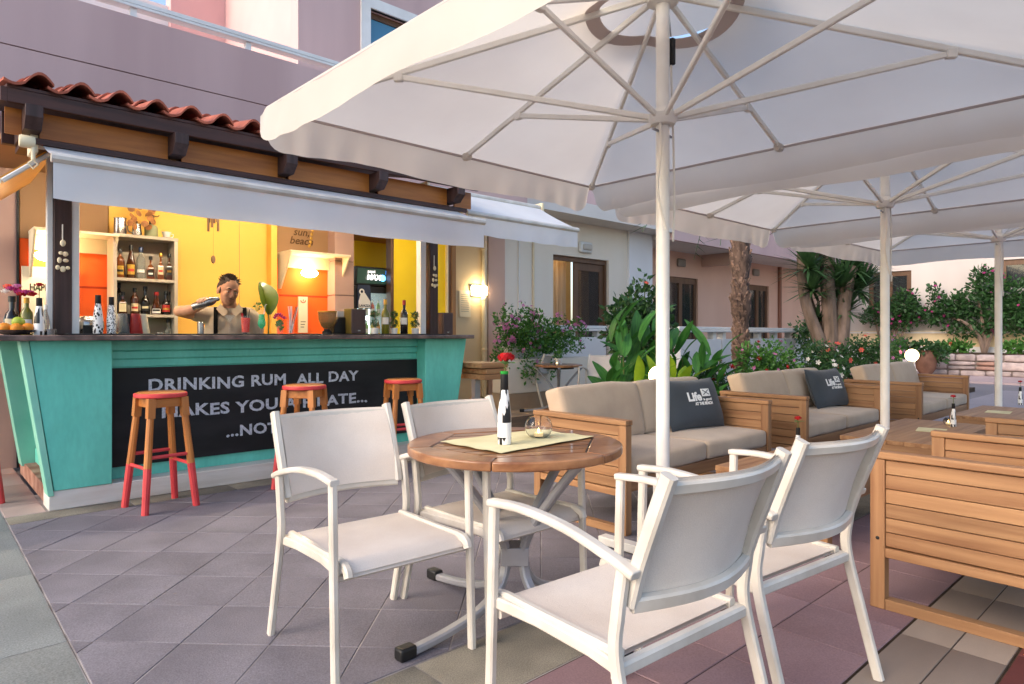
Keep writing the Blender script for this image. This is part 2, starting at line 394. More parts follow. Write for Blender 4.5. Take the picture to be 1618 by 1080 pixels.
k = bed('kerb_paving', -2.6, .447, 1.0, 9.0, MT['grout']); rect_tiles('granite_slab', MT['granite'], k, [-2.0,-.78,.445], [1.06,2.03,3.0,3.96,4.93,5.9])
k = bed('bar_front_strip', .45, 4.6, 5.063, 5.9, MT['grout']); rect_tiles('strip_slab', MT['aggregate'], k, fr(.452,4.6,6), [5.065,5.275])
k = bed('side_floor', -4, .675, 5.9, 9.2, MT['grout'], -.0037); rect_tiles('rose_tile', MT['rosefloor'], k, [-1.5,-.95,-.4,.12,.67], [5.91,6.4,6.95,7.5])
k = bed('corner_floor', .448, .675, 5.28, 5.9, MT['grout'], -.0028); rect_tiles('rose_tile', MT['rosefloor'], k, [.45,.67], [5.285,5.6,5.9])
k = bed('divider_strip', .45, 9.5, 1.6, 1.952, MT['grout']); rect_tiles('strip_slab', MT['aggregate'], k, fr(.5,9.5,11), [1.602,1.95])
k = bed('pink_paving', -.5, 6.4, .877, 1.598, MT['soil']); rect_tiles('pink_paver', MT['pinktile'], k, fr(.1,6.4,18), [.88,1.235,1.596])
k = bed('beige_paving', -.5, 6.4, .53, .875, MT['soil']); rect_tiles('beige_tile', MT['beigetile'], k, fr(.2,6.2,9), [.532,.702,.872])
k = bed('red_paving', -.5, 6.4, -2., .528, MT['soil']); MT['redtile'] = M('brick_red_paver', '6d3a36', .7, col2='5a2e2c', scale=3, rnd=.1, fine=.1)
rect_tiles('red_paver', MT['redtile'], k, fr(1.2,6.2,14), [-.18,.17,.526])
k = bed('patio_floor', 4.62, 12, 5.063, 8.5, MT['grout'], -.0037); rect_tiles('patio_tile', MT['tanfloor'], k, fr(4.64,11.6,14), fr(5.08,8.3,7), gap=.006)
kind(G().box(9.5, 17, -6, 3.2, -.3, -.008).ob('pavement', M('pale_pavement', '8f8b92', .8, col2='807c83', scale=.6, fine=.1, fscale=50)), 'structure')
kind(G().box(6.62, 9.48, 1.96, 3.6, -.3, -.005).ob('lounge_floor', MT['paver']), 'structure')
kind(G().box(6.42, 9.48, -2, 1.595, -.3, -.005).ob('seating_floor', MT['pinktile']), 'structure')
kind(G().box(4.9, 16.5, 3.62, 6.5, -.3, .06).ob('planting_bed', MT['soil']), 'structure')
kind(G().box(19.2, 23.6, -14, 11.4, -.3, .02).ob('far_pavement', M('rosy_pavement', 'b8a4a4', .8, col2='a99595', scale=.5)), 'structure')

# ------------------------------------------------------------------ buildings
def wall_with_openings(x0, x1, y0, y1, z0, z1, holes, axis='x'):
    """wall in the x-z plane (axis x) or y-z plane (axis y); holes = (a0,a1,z0,z1)"""
    g = G(); A = sorted({x0, x1} | {h[0] for h in holes} | {h[1] for h in holes})
    for a, b in zip(A, A[1:]):
        cuts = sorted([(h[2], h[3]) for h in holes if h[0] <= a+1e-6 and h[1] >= b-1e-6]); z = z0
        for c, d in cuts + [(z1, z1)]:
            if c > z+1e-6:
                if axis == 'x': g.box(a, b, y0, y1, z, c)
                else: g.box(y0, y1, a, b, z, c)
            z = d
    return g
# pink hotel above the bar
H = thing('hotel_building', 'pink rendered hotel storey with parapet and low white rail above the bar', 'building', (0,7.5,0))
def hp(g, name, m, parent=H, **k):
    g.xf(Matrix.Translation((0,-7.5,0))); return g.ob(name, m, parent, **k)
hp(G().box(-9, 7.2, 7.5, 7.75, 3.811, 4.39), 'parapet', MT['mauve'])
hp(G().box(-9, 7.2, 7.5, 7.75, 2.70, 3.799), 'parapet', MT['mauve'])
hp(G().box(-9, 7.2, 7.516, 7.74, 3.79, 3.82), 'groove', MT['mauve_dark'])
hp(G().box(-9, 7.2, 7.752, 13, 3.2, 3.5), 'floor_slab', MT['slab'])
rl = hp(G().box(-9, 7.2, 7.565, 7.685, 4.515, 4.545).box(-9, 7.2, 7.575, 7.675, 4.555, 4.60).box(-9,7.2,7.59,7.66,4.54,4.56), 'rail', MT['whitepaint'], bevel=.004)
for i in range(9):
    x = 1.70 + 1.17*(i-4); hp(G().box(x-.03, x+.03, 7.595, 7.655, 4.392, 4.513), 'rail_post', MT['whitepaint'])
wx = 5.55
hp(wall_with_openings(4.33, 13, 9.5, 9.75, 3.5, 9.5, [(wx, wx+1.5, 4.6, 6.5)]), 'front_wall', MT['mauve'])
hp(G().box(4.33, 4.58, 9.752, 13.2, 3.5, 9.5), 'side_wall', MT['rose'])
hp(G().box(3.4, 4.325, 12.6, 12.9, 3.5, 9.5), 'rear_wall', MT['rose']); hp(G().box(-8, 3.398, 12.75, 12.9, 3.5, 7.0), 'white_rear_wall', MT['whitewall'])
wn = hp(G().box(wx-.17, wx, 9.46, 9.56, 4.43, 6.67).box(wx+1.5, wx+1.67, 9.46, 9.56, 4.43, 6.67).box(wx+.001, wx+1.499, 9.461, 9.561, 6.5, 6.67).box(wx+.001,wx+1.499,9.461,9.561,4.43,4.6), 'window_surround', MT['whitepaint'])
wn2 = hp(G().box(wx+.002, wx+.08, 9.6, 9.66, 4.602, 6.498).box(wx+1.42, wx+1.498, 9.6, 9.66, 4.602, 6.498).box(wx+.08, wx+1.42, 9.601, 9.661, 6.40, 6.498).box(wx+.08,wx+1.42,9.601,9.661,4.602,4.7).box(wx+.72,wx+.78,9.602,9.662,4.7,6.4), 'window_frame', MT['brownwin'])
hp(G().box(wx+.08, wx+.72, 9.625, 9.635, 4.7, 6.4), 'pane', MT['skyglass'], wn2); hp(G().box(wx+.78, wx+1.42, 9.625, 9.635, 4.7, 6.4), 'pane', MT['skyglass'], wn2)

# cream garden wing with the sliding door
W = thing('garden_wing', 'cream hotel wing with brown sliding door behind the white planter', 'building', (9,8.6,0))
def wp(g, name, m, parent=W, **k):
    g.xf(Matrix.Translation((-9,-8.6,0))); return g.ob(name, m, parent, **k)
d0, d1 = at(874, 8.6), at(962, 8.6); zt = 2.68
wp(G().box(at(712,8.6), at(770,8.6), 8.6, 8.85, 0, 3.35), 'lamp_wall', MT['yellowcream'])
wp(G().box(at(770,8.6)+.002, at(796,8.6), 8.57, 8.85, 0, 3.35), 'pink_pilaster', MT['pinkstrip'])
wp(wall_with_openings(at(796,8.6)+.002, at(991,8.6), 8.6, 8.85, 0, 3.35, [(d0, d1, .35, zt)]), 'front_wall', MT['cream'])
wp(G().box(at(991,8.6)+.002, at(1028,8.6), 8.55, 8.85, 0, 3.35), 'end_pilaster', MT['whitewall'])
wp(G().box(at(1028,8.6)-.25, at(1028,8.6)-.002, 8.852, 9.6, 0, 3.35), 'end_wall', MT['cream'])
wp(G().box(at(712,8.6)-.3, at(1028,8.6)+.1, 8.05, 9.0, 3.352, 3.6), 'balcony_slab', MT['slab'])
wp(G().box(d0-.6, d1+.6, 10.2, 10.3, .3, 3.3), 'room_wall', MT['dimroom'])
fr_ = wp(G().box(d0+.002, d0+.06, 8.66, 8.74, .352, zt-.002).box(d1-.06, d1-.002, 8.66, 8.74, .352, zt-.002).box(d0+.06, d1-.06, 8.661, 8.741, zt-.09, zt-.002).box(d0+.06,d1-.06,8.661,8.741,.352,.42), 'door_frame', MT['brownwin'])
mid = d0 + (d1-d0)*.42
sl = wp(G().box(mid, mid+.13, 8.70, 8.735, .42, zt-.09).box(d1-.18, d1-.061, 8.70, 8.735, .42, zt-.09).box(mid+.13, d1-.18, 8.701, 8.736, zt-.24, zt-.092).box(mid+.13,d1-.18,8.701,8.736,.422,.58), 'sliding_leaf', MT['brownwin'])
wp(G().box(mid+.13, d1-.18, 8.712, 8.722, .58, zt-.24), 'pane', MT['glass'], sl)
def curtain(x0, x1, y, z0, z1, folds=7):
    return G().grid(lambda a, b: (x0+(x1-x0)*a, y+.03*math.sin(a*folds*6.283)+.012*math.sin(a*folds*2.7*6.283+b*2), z0+(z1-z0)*b), folds*10, 3)
wp(curtain(d0+.06, d0+.24, 8.95, .4, zt-.05, 4), 'curtain', MT['curtain']); wp(curtain(d0+.42, mid+.05, 8.98, .4, zt-.05, 4), 'curtain', MT['curtain'])
wp(curtain(mid+.45, mid+.75, 8.98, .4, zt-.05, 5), 'curtain', MT['curtain'])
lx = (d0+d1)/2-.5
lw = bpy.data.lights.new('room_light','POINT'); lw.energy = 12; lw.color = (1,.72,.38); lw.shadow_soft_size = .15
lo = bpy.data.objects.new('room_light', lw); COL.objects.link(lo); lo.parent = W; lo.location = (lx-9, 9.55-8.6, 2.6)
for u, y, r_, m in ((843,8.58,.022,'pipe'),(820,8.58,.012,'whitepaint')):
    x = at(u, y); wp(G().tube([(x,y,.0),(x,y,3.34)], r_, 8), 'pipe', MT[m])
x = at(765, 8.55); dp = wp(G().tube([(x,8.55,.12),(x,8.55,3.3)], .045, 10).tube([(x,8.55,.14),(x+.1,8.5,.06),(x+.18,8.45,.04)], .045, 10), 'drain_pipe', MT['pipe'])
for z in (.9, 1.75, 2.6): wp(G().lathe([(.046,z),(.056,z+.005),(.056,z+.035),(.046,z+.04)], 12, (x,8.55,0)), 'pipe_clip', MT['pipe'], dp)
x = at(924, 8.58); bl = wp(G().pad((x,8.56,2.88), (.36,.1,.22), .049, 0, 6), 'bulkhead_light', MT['whitepaint']); wp(G().pad((x,8.51,2.88), (.26,.06,.12), .029, 0, 5), 'bulkhead_glass', M('frosted_glass','b9b2a8',.3), bl)
def wall_lamp(x, y, z, label):
    t = thing('wall_lamp', label, 'lamp', (x, y, z))
    G().pad((0,-.02,0), (.34,.04,.2), .018, 0, 6).ob('back_plate', MT['whitepaint'], t)
    G().pad((0,-.075,0), (.30,.07,.16), .034, 0, 6).ob('lit_glass', MT['lampwarm'], t)
wall_lamp(at(754,8.6), 8.6, 1.17+69*11.1/1040, 'lit white oval wall lamp on the cream wall beside the drain pipe')
n_ = thing('wall_notice', 'small pale printed notice on the cream wall under the lit wall lamp', 'notice', (at(734,8.6), 8.592, 1.68))
G().box(-.12,.12,-.008,.006,-.22,.22).ob('board', MT['signpaper'], n_)
for i in range(9): G().box(-.09,.09-.03*random.random(),-.0105,-.0085,.15-.035*i,.158-.035*i).ob('print_line', M('grey_print%d'%i,'9a9484',.8), n_)

# pink wing behind the garden
P = thing('pink_wing', 'pink rendered hotel wing with two brown glazed doors behind the palm', 'building', (15,9.4,0))
def pp(g, name, m, parent=P, **k):
    g.xf(Matrix.Translation((-15,-9.4,0))); return g.ob(name, m, parent, **k)
xa, xb = at(1028,8.6)+.05, 26.
holes = [(at(1052,9.4), at(1103,9.4), .35, 2.62), (at(1183,9.4), at(1215,9.4), .35, 2.62)]
pp(wall_with_openings(xa, xb, 9.4, 9.65, 0, 3.6, holes), 'front_wall', MT['pinkwall'])
pp(G().box(xa, xb, 8.15, 9.8, 3.25, 3.45), 'balcony_slab', MT['slab']); pp(G().box(xa, xb, 8.05, 8.145, 3.2, 4.3), 'balcony_front', MT['mauve'])
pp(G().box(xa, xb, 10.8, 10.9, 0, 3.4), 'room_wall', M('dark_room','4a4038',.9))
pp(G().box(xa+3.3, xa+3.5, 8.15, 9.39, 2.95, 3.245), 'ceiling_beam', MT['pinkstrip'])
for a, b, c, d in holes:
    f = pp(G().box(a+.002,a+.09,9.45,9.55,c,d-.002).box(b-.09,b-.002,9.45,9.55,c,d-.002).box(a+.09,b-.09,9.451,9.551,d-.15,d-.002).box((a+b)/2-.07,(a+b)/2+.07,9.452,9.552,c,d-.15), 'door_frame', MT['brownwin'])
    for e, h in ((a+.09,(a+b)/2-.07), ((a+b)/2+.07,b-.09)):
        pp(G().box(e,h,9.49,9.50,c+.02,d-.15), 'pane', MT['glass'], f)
    pp(curtain(b-.5, b-.1, 9.75, c, d-.1, 4), 'curtain', MT['greycurtain'])
x = at(1232,9.36); pp(G().tube([(x,9.36,0),(x,9.36,3.24)], .06, 10), 'drain_pipe', MT['brownpipe'])
for u in (1075, 1193): x = at(u,9.4); pp(G().pad((x,9.37,2.98),(.34,.08,.2),.035,0,5), 'bulkhead_light', M('grey_fitting','8f867c',.5))

# white balustrade of the garden terrace
def balustrade(name, label, segs, zr, cat='balustrade', solid=.86, posts=.75):
    t = thing(name, label, cat, (segs[0][0], segs[0][2], 0)); ox, oy = segs[0][0], segs[0][2]
    for (x0, x1, y) in segs:
        G().box(x0-ox, x1-ox, y-oy, y-oy+.22, 0, solid).ob('low_wall', MT['whitewall'], t, bevel=.01)
        G().box(x0-ox-.06, x1-ox+.06, y-oy-.03, y-oy+.25, zr-.1, zr-.055).box(x0-ox-.03, x1-ox+.03, y-oy, y-oy+.22, zr-.05, zr).ob('hand_rail', MT['whitepaint'], t, bevel=.008)
        n = max(2, int((x1-x0)/posts)+1)
        for i in range(n):
            x = x0-ox+.15+(x1-x0-.3)*i/(n-1); G().box(x-.06,x+.06,y-oy+.05,y-oy+.17,solid+.001,zr-.101).ob('rail_post', MT['whitepaint'], t)
    return t
balustrade('balustrade', 'white low wall with rail on short posts behind palm and roses', [(at(1075,6.5),at(1140,6.5),6.5),(at(1142,6.62),at(1300,6.62),6.62)], 1.31, solid=1.08)
balustrade('balustrade', 'white stepped planter wall with rail below the brown sliding door', [(at(805,7.9),at(958,7.9),7.9)], 1.33, solid=1.12)
t = thing('planter_wall', 'pale wall planter with tan skirting beneath the pink flowering vine', 'planter', (at(860,7.5),7.5,0))
a, b = at(800,7.55)-at(860,7.5), at(938,7.55)-at(860,7.5)
G().box(a, b, .0, .38, .25, .78).ob('wall', MT['cream'], t, bevel=.01); G().box(a-.01, b+.01, -.012, .38, 0, .248).ob('skirting', MT['tanfloor'], t)

# far white house across the plaza
F = thing('far_house', 'white house with brown windows and cream base across the plaza', 'house', (23.6,3,0))
def fp(g, name, m, parent=F, **k):
    g.xf(Matrix.Translation((-23.6,-3,0))); return g.ob(name, m, parent, **k)
def ay(u, x):
    qq = (u-809)/1040; c, s_ = math.cos(YAW), math.sin(YAW); d = x/(c + s_*qq); return d*(s_ - c*qq)
fh = [(ay(1440,23.6), ay(1372,23.6), 1.9, 3.22), (ay(1680,23.6), ay(1580,23.6), 2.55, 3.35)]
fp(wall_with_openings(ay(1760,23.6)-4, 11.5, 23.6, 23.900, 1.28, 7, fh, 'y'), 'upper_wall', M('offwhite_render','d3cac4',.85,col2='c6bcb6',scale=.6,stretch=(1,1,.3)))
fp(G().box(23.500, 23.900, ay(1760,23.6)-4, 11.5, 0, 1.278), 'base_wall', MT['yellowcream'])
fp(G().box(23.460, 23.520, ay(1760,23.6)-4, 11.5, 1.20, 1.26), 'band', MT['slab']); fp(G().box(23.400, 23.498, ay(1760,23.6)-4, 11.5, 0, .80), 'plinth', MT['whitewall'])
fp(G().box(24.800, 24.900, -14, 10, 1.6, 5), 'room_wall', M('dark_room2','4a4038',.9))
for a, b, c, d in fh:
    f = fp(G().box(23.650,23.730,a+.002,a+.14,c,d-.002).box(23.650,23.730,b-.14,b-.002,c,d-.002).box(23.651,23.731,a+.14,b-.14,d-.16,d-.002).box(23.652,23.732,(a+b)/2-.08,(a+b)/2+.08,c,d-.16), 'window_frame', MT['brownwin'])
    fp(G().box(23.680,23.690,a+.14,(a+b)/2-.08,c,d-.16), 'pane', MT['glass'], f); fp(G().box(23.680,23.690,(a+b)/2+.08,b-.14,c,d-.16), 'pane', MT['glass'], f)
    cg = curtain(a+.1, b-.1, 24.000, c, d-.05, 9); cg.v = [(p[1], p[0], p[2]) for p in cg.v]; fp(cg, 'curtain', MT['greycurtain'])
# stone retaining wall in front of it
S = thing('stone_wall', 'low mortared fieldstone wall of pink and grey blocks across the plaza', 'wall', (21.9,0,0))
ya, yb = -8.5, ay(1470, 21.9)
G().box(.06, 1.4, ya, yb, 0, .60).ob('mortar_core', MT['mortar'], S)
G().box(.1, 1.38, ya+.02, yb-.02, .6, .64).ob('soil', MT['soil'], S)
def stone(y0, y1, z0, z1):
    g = G().pad((0,0,0), (.22, y1-y0-.03, z1-z0-.03), .035, .012, 4)
    for i, v in enumerate(g.v):
        nz = noise.noise(Vector(v)*5 + Vector((y0*7, z0*9, 3)))*.03; g.v[i] = (v[0]+nz, v[1]+nz*.6, v[2]+nz*.5)
    g.ob('stone', MT['stone_rose'] if random.random() < .16 else MT['stone'], S, (.08,(y0+y1)/2,(z0+z1)/2))
for z0, z1 in ((0,.17),(.17,.42),(.42,.62)):
    y = ya
    while y < yb-.05:
        wd = random.uniform(.3,.75); wd = min(wd, yb-y)
        if z1-z0 > .2 and random.random() < .35: zm = (z0+z1)/2; stone(y,y+wd,z0,zm); stone(y,y+wd,zm,z1)
        else: stone(y, y+wd, z0, z1)
        y += wd
def part(t, g, name, m, parent=None, **k):
    g.xf(Matrix.Translation(-t.location)); return g.ob(name, m, parent or t, **k)
# ------------------------------------------------------------------ the bar counter
ZC = 1.165
B = thing('bar_counter', 'turquoise bar counter with flared panels, chalkboard front and marble top', 'bar counter', (.68,5.27,0))
x0, x1 = .68, 4.03; pl, pr = 1.044, 3.686
pg = G().box(x0, x1, 5.27, 5.5, 0, .13)
part(B, pg, 'plinth', MT['plinth'], bevel=.006); part(B, G().box(x0+.012, x0+.13, 5.502, 6.9, 0, .12), 'side_plinth', MT['wornbrown'], bevel=.004)
part(B, G().prism([(x0+.03,5.262,.132),(pl,5.262,.132),(pl,5.262,1.128),(.575,5.262,1.128)], (0,.158,0)), 'front_panel', MT['teal'], bevel=.004)
part(B, G().prism([(pr,5.262,.132),(x1-.01,5.262,.132),(4.19,5.262,1.128),(pr,5.262,1.128)], (0,.158,0)), 'front_panel', MT['teal'], bevel=.004)
part(B, G().prism([(x0-.005,5.255,.10),(x0+.029,5.255,.10),(.573,5.255,1.127),(.525,5.255,1.127)], (0,.16,0)), 'corner_stile', MT['tealpale'], bevel=.003)
part(B, G().prism([(x0-.005,6.62,.10),(x0+.2,6.62,.10),(x0+.2,6.62,1.127),(.525,6.62,1.127)], (0,.2,0)), 'corner_stile', MT['tealpale'], bevel=.003)
part(B, G().box(pl+.001, pr-.001, 5.42, 5.6, .131, 1.127), 'recessed_panel', MT['teal'])
for z0, z1, yy in ((1.055,1.127,5.385),(.995,1.047,5.398),(.935,.988,5.408)):
    part(B, G().box(pl+.002, pr-.002, yy, 5.43, z0, z1), 'moulding', MT['teal'], bevel=.004)
ck = part(B, G().box(pl+.003, pr-.003, 5.402, 5.419, .217, .927), 'chalkboard', MT['chalk'])
part(B, G().box(.80, .95, 5.422, 6.62, .121, 1.127), 'side_panel', MT['teal'])
part(B, G().box(.785, .80, 5.45, 6.5, .26, .96), 'side_chalkboard', MT['chalk'])
part(B, G().box(.76, .80, 5.43, 6.6, .13, .24).box(.74,.80,5.43,6.6,1.0,1.127), 'moulding', MT['teal'], bevel=.004)
slab = G().prism([(.40,5.13,1.129),(4.19,5.13,1.129),(4.19,5.80,1.129),(1.02,5.80,1.129),(1.02,6.95,1.129),(.40,6.95,1.129)], (0,0,.036))
part(B, slab, 'counter_top', MT['marble'], bevel=.006)
part(B, G().box(at(105,5.35), at(700,5.35), 5.30, 5.72, ZC, ZC+.011), 'bar_mat', MT['mat'], bevel=.003)
def chalk(body, x0, x1, z, size):
    me = text_mesh(body, size, .0003, .0036, 'LEFT', spacing=1.06)
    xs = [v.co.x for v in me.vertices]; a, b = min(xs), max(xs)
    for v in me.vertices:
        v.co.x = (v.co.x-a)*(x1-x0)/(b-a); v.co.y += .004*math.sin(v.co.x*9) + .003*math.sin(v.co.x*31)
    me.transform(Euler((R(90),0,0)).to_matrix().to_4x4()); me.materials.append(MT['chalkink'])
    mk('chalk_lettering', me, None, ck, (x0-.68, 5.401-5.27, z))
chalk('DRINKING RUM  ALL DAY', 1.306, 3.04, .748, .125)
chalk('MAKES YOU A PIRATE...', 1.396, 3.13, .545, .125)
chalk('...NOT AN ALCOHOLIC', 1.864, 3.40, .352, .120)
for i, (c, z) in enumerate(zip('RUM', (.74, .64, .54))): lettering(c, .10, MT['chalkink'], B, (.784-.68, 5.95-5.27, z), '-x', 'chalk_lettering', offset=.003)

# ------------------------------------------------------------------ the pavilion over the bar
V = thing('bar_pavilion', 'timber bar pavilion with terracotta tiled eave and yellow and orange back wall', 'pavilion', (.79,5.5,0))
for u, m, wdt, dep in ((78,'whitepaint',.035,.06),(97.5,'postwood',.105,.11),(116.5,'whitepaint',.055,.09),(665.5,'whitepaint',.065,.08),(681,'postwood',.10,.11)):
    x = at(u, 5.52); part(V, G().box(x-wdt/2, x+wdt/2, 5.52-dep/2, 5.52+dep/2, ZC+.001, 2.40), 'post', MT[m], bevel=.004)
EY = 4.97; xl, xr = .435, 4.12
part(V, G().box(xl, xr, EY, EY+.035, 2.575, 2.66), 'fascia', MT['darkwood'], bevel=.003)
part(V, G().prism([(xl-.03,EY,2.575),(xl-.03,EY,2.66),(xl-.03,7.4,3.16),(xl-.03,7.4,3.07)], (.03,0,0)), 'side_fascia', MT['darkwood'])
part(V, G().box(xl+.1, xr-.05, 5.32, 5.60, 2.40, 2.44).box(xl+.1, xr-.05, 5.10, 5.13, 2.375, 2.412), 'beam_or_light_stop', MT['darkwood']); part(V, G().box(xl+.02, xr-.02, 5.505, 5.56, 2.442, 2.655), 'beam_or_light_stop', MT['darkwood'])  # rear board added to stop tube light leaking past the rafters
rx = [at(u, 5.0) for u in (52, 283, 456, 600, 722)]
for a in rx:
    part(V, G().prism([(a-.045,4.93,2.574),(a-.045,4.93,2.50),(a-.045,5.0,2.435),(a-.045,5.5,2.435),(a-.045,5.5,2.574)], (.09,0,0)), 'rafter', MT['postwood'], bevel=.003)
for a, b in zip([xl]+rx[:], rx+[xr]):
    part(V, G().box(a+.046 if a != xl else a, b-.046 if b != xr else b, 5.10, 5.118, 2.414, 2.575), 'soffit_board', MT['ochre'])
roof = part(V, G().prism([(xl,EY-.0,2.662),(xl,EY+.0,2.68),(xl,7.45,3.19),(xl,7.45,3.172)], (xr-xl,0,0)), 'roof', MT['darkwood'])
sl = math.atan2(.51, 2.48)
def tile_mesh():
    n = 12; L_ = .42; top = []
    for i in range(n+1):
        t = i/n; x = .25*t
        z = -.012 - .018*math.sin(math.pi*min(t/.42,1)) if t < .42 else .062*math.sin(math.pi*(t-.42)/.58) - .012*(1-(t-.42)/.58)
        top.append((x, z))
    g = G(); m_ = n+1
    vs_ = [(x, 0, z) for x, z in top] + [(x, L_, z*.93) for x, z in top] + [(x, 0, z-.016) for x, z in top] + [(x, L_, z*.93-.016) for x, z in top]
    fs = []
    for i in range(n):
        fs += [(i, i+1, m_+i+1, m_+i), (2*m_+i+1, 2*m_+i, 3*m_+i, 3*m_+i+1), (2*m_+i, 2*m_+i+1, i+1, i), (m_+i, m_+i+1, 3*m_+i+1, 3*m_+i)]
    fs += [(0, m_, 3*m_, 2*m_), (n, 2*m_+n, 3*m_+n, m_+n)]
    me = g.add(vs_, fs).mesh('roof_tile', 50); me.materials.append(MT['terracotta']); return me
tm = tile_mesh()
for row in range(3):
    for i in range(17):
        o = mk('roof_tile', tm, None, roof, (xl-.02+.2175*i - V.location.x, EY-.05+row*.36 - V.location.y, 2.715+row*.36*math.tan(sl)+.012*row))
        o.rotation_euler = (sl*.9+random.uniform(-.015,.015), random.uniform(-.02,.02), random.uniform(-.012,.012))
YB = 7.2
def bw(u0, u1, z0, z1, m, name, y=YB, th=.12): return part(V, G().box(at(u0,y), at(u1,y), y, y+th, z0, z1), name, MT[m])
bw(-160, 26, 0, 2.7, 'mauvecol', 'back_wall'); bw(26.4, 30, 0, 2.6, 'black', 'edge_strip', YB-.02); bw(31, 171, 0, 2.02, 'orange', 'back_wall'); bw(31,171,2.022,2.7,'taupe','bulkhead', YB-.01)
bw(172, 428, 0, 2.7, 'yellow', 'back_wall'); bw(428.5, 438, 0, 2.7, 'yellow', 'wall_pier', YB-.12, .3)
bw(438.5, 527, 0, 2.02, 'orange', 'back_wall'); bw(438.5,527,2.022,2.7,'taupe','bulkhead', YB-.01)
bw(378, 378.6, 0, 2.7, 'taupe', 'wall_groove', YB-.002, .1)
for a, b in ((31,171),(438.5,527)): bw(a, b, 1.60, 1.62, 'orange_groove', 'wall_groove', YB-.003, .1)
for z in (0,): 
    bw(529, 559, 0, 1.62, 'mauvecol', 'column', 7.02, .3); bw(529,559,1.635,2.02,'mauvecol','column',7.02,.3); bw(529,559,2.035,2.7,'mauvecol','column',7.02,.3); bw(529.5,558.5,0,2.69,'mauve_dark','column_joint',7.035,.27)
part(V, G().box(.5, 3.62, 5.61, 7.5, 2.62, 2.66), 'ceiling', MT['taupe']); part(V, G().box(3.62, 5.9, 6.4, 9.4, 2.60, 2.64), 'ceiling', MT['ochre'])
for i in range(7): part(V, G().box(at(540,6.6)+.0, at(640,6.6), 5.95+i*.16, 6.095+i*.16, 2.50+i*.012, 2.52+i*.012), 'ceiling_board', MT['ochre'])
bw(560, 625, 1.95, 2.6, 'lemon', 'back_wall', 9.0); bw(556, 625, 0, 1.948, 'hood', 'back_wall', 9.0)
bw(617.5, 622, 0, 2.6, 'brownwin', 'door_frame', 7.78); bw(622.5, 661, .9, 2.6, 'lemon', 'yellow_panel', 7.8); bw(661.5,663,.9,2.6,'brownwin','door_frame',7.78)
bw(664, 706, 1.0, 2.6, 'lemon', 'yellow_panel', 7.8); bw(706.3,708.5,1.0,2.6,'hood','door_frame',7.76); bw(708.8,714,.0,2.6,'brownwin','door_frame',7.76); bw(714.3,720.5,0,2.6,'taupe','door_jamb',7.74)
part(V, G().prism([(.44,5.3,2.16),(.44,6.7,2.16),(.74,6.7,2.42),(.74,5.3,2.42)], (-.012,0,.016)), 'side_flap', M('gold_flap_board','c98f34',.4,col2='b47a26',scale=4))
part(V, G().sweep([(.44,5.28,2.15),(.75,5.28,2.42)], .03, .03), 'flap_arm', MT['whitepaint']); part(V, G().sweep([(.42,5.3,2.15),(.42,6.72,2.15)], .03, .03), 'flap_rail', MT['whitepaint'])
kind(G().box(.96, 6.4, 5.6, 9.4, -.2, -.004).ob('bar_floor', MT['tanfloor']), 'structure')
lp = thing('added_tube_lamp', 'added unseen tube lamp under the bar ceiling behind the awning, brightening the yellow wall', 'lamp', (2.3,5.9,2.54))  # unseen tube added to brighten the yellow back wall
G().tube([(-1.3,0,0),(1.3,0,0)], .022, 8).ob('lit_tube', MT['fill_tube'], lp); G().box(-1.35,1.35,-.04,.04,.03,.055).ob('housing', MT['whitepaint'], lp)
lp = thing('added_tube_lamp', 'added unseen tube lamp under the wooden ceiling beside the drinks fridge, brightening the lemon panels', 'lamp', (4.75,6.75,2.5))  # second unseen tube, added where the lemon panels stayed dim
G().tube([(-.35,0,0),(.35,0,0)], .02, 8).ob('lit_tube', MT['fill_tube'], lp); G().box(-.38,.38,-.035,.035,.026,.05).ob('housing', MT['whitepaint'], lp)
def hood(u0, u1, ul, label, lz=1.865):
    a, b = at(u0, YB), at(u1, YB); c = (a+b)/2; hw = (b-a)/2; t = thing('lamp_hood', label, 'lamp hood', (c, YB-.012, 1.7))
    G().box(-hw, hw, -.02, 0, .225, .36).ob('back_board', MT['hood'], t); G().box(-hw-.02, hw+.02, -.34, 0, .362, .385).ob('top_board', MT['hood'], t)
    for s_ in (-1, 1):
        G().prism([(s_*hw,0,-.02),(s_*hw,-.05,-.02),(s_*hw,-.33,.361),(s_*hw,0,.361)], (.018*s_,0,0)).ob('side_board', MT['hood'], t)
    lx = at(ul, YB-.14) - c; G().ball((lx,-.13,lz-1.7), (.10,.06,.05), 14, 10).ob('lit_bulb', MT['lampwarm'], t)
hood(441, 529, 489, 'cream board hood with lit oval lamp over the orange panel beside the mauve column')
hood(49, 171, 76, 'cream board hood glowing over the orange panel with the happy hour sign')

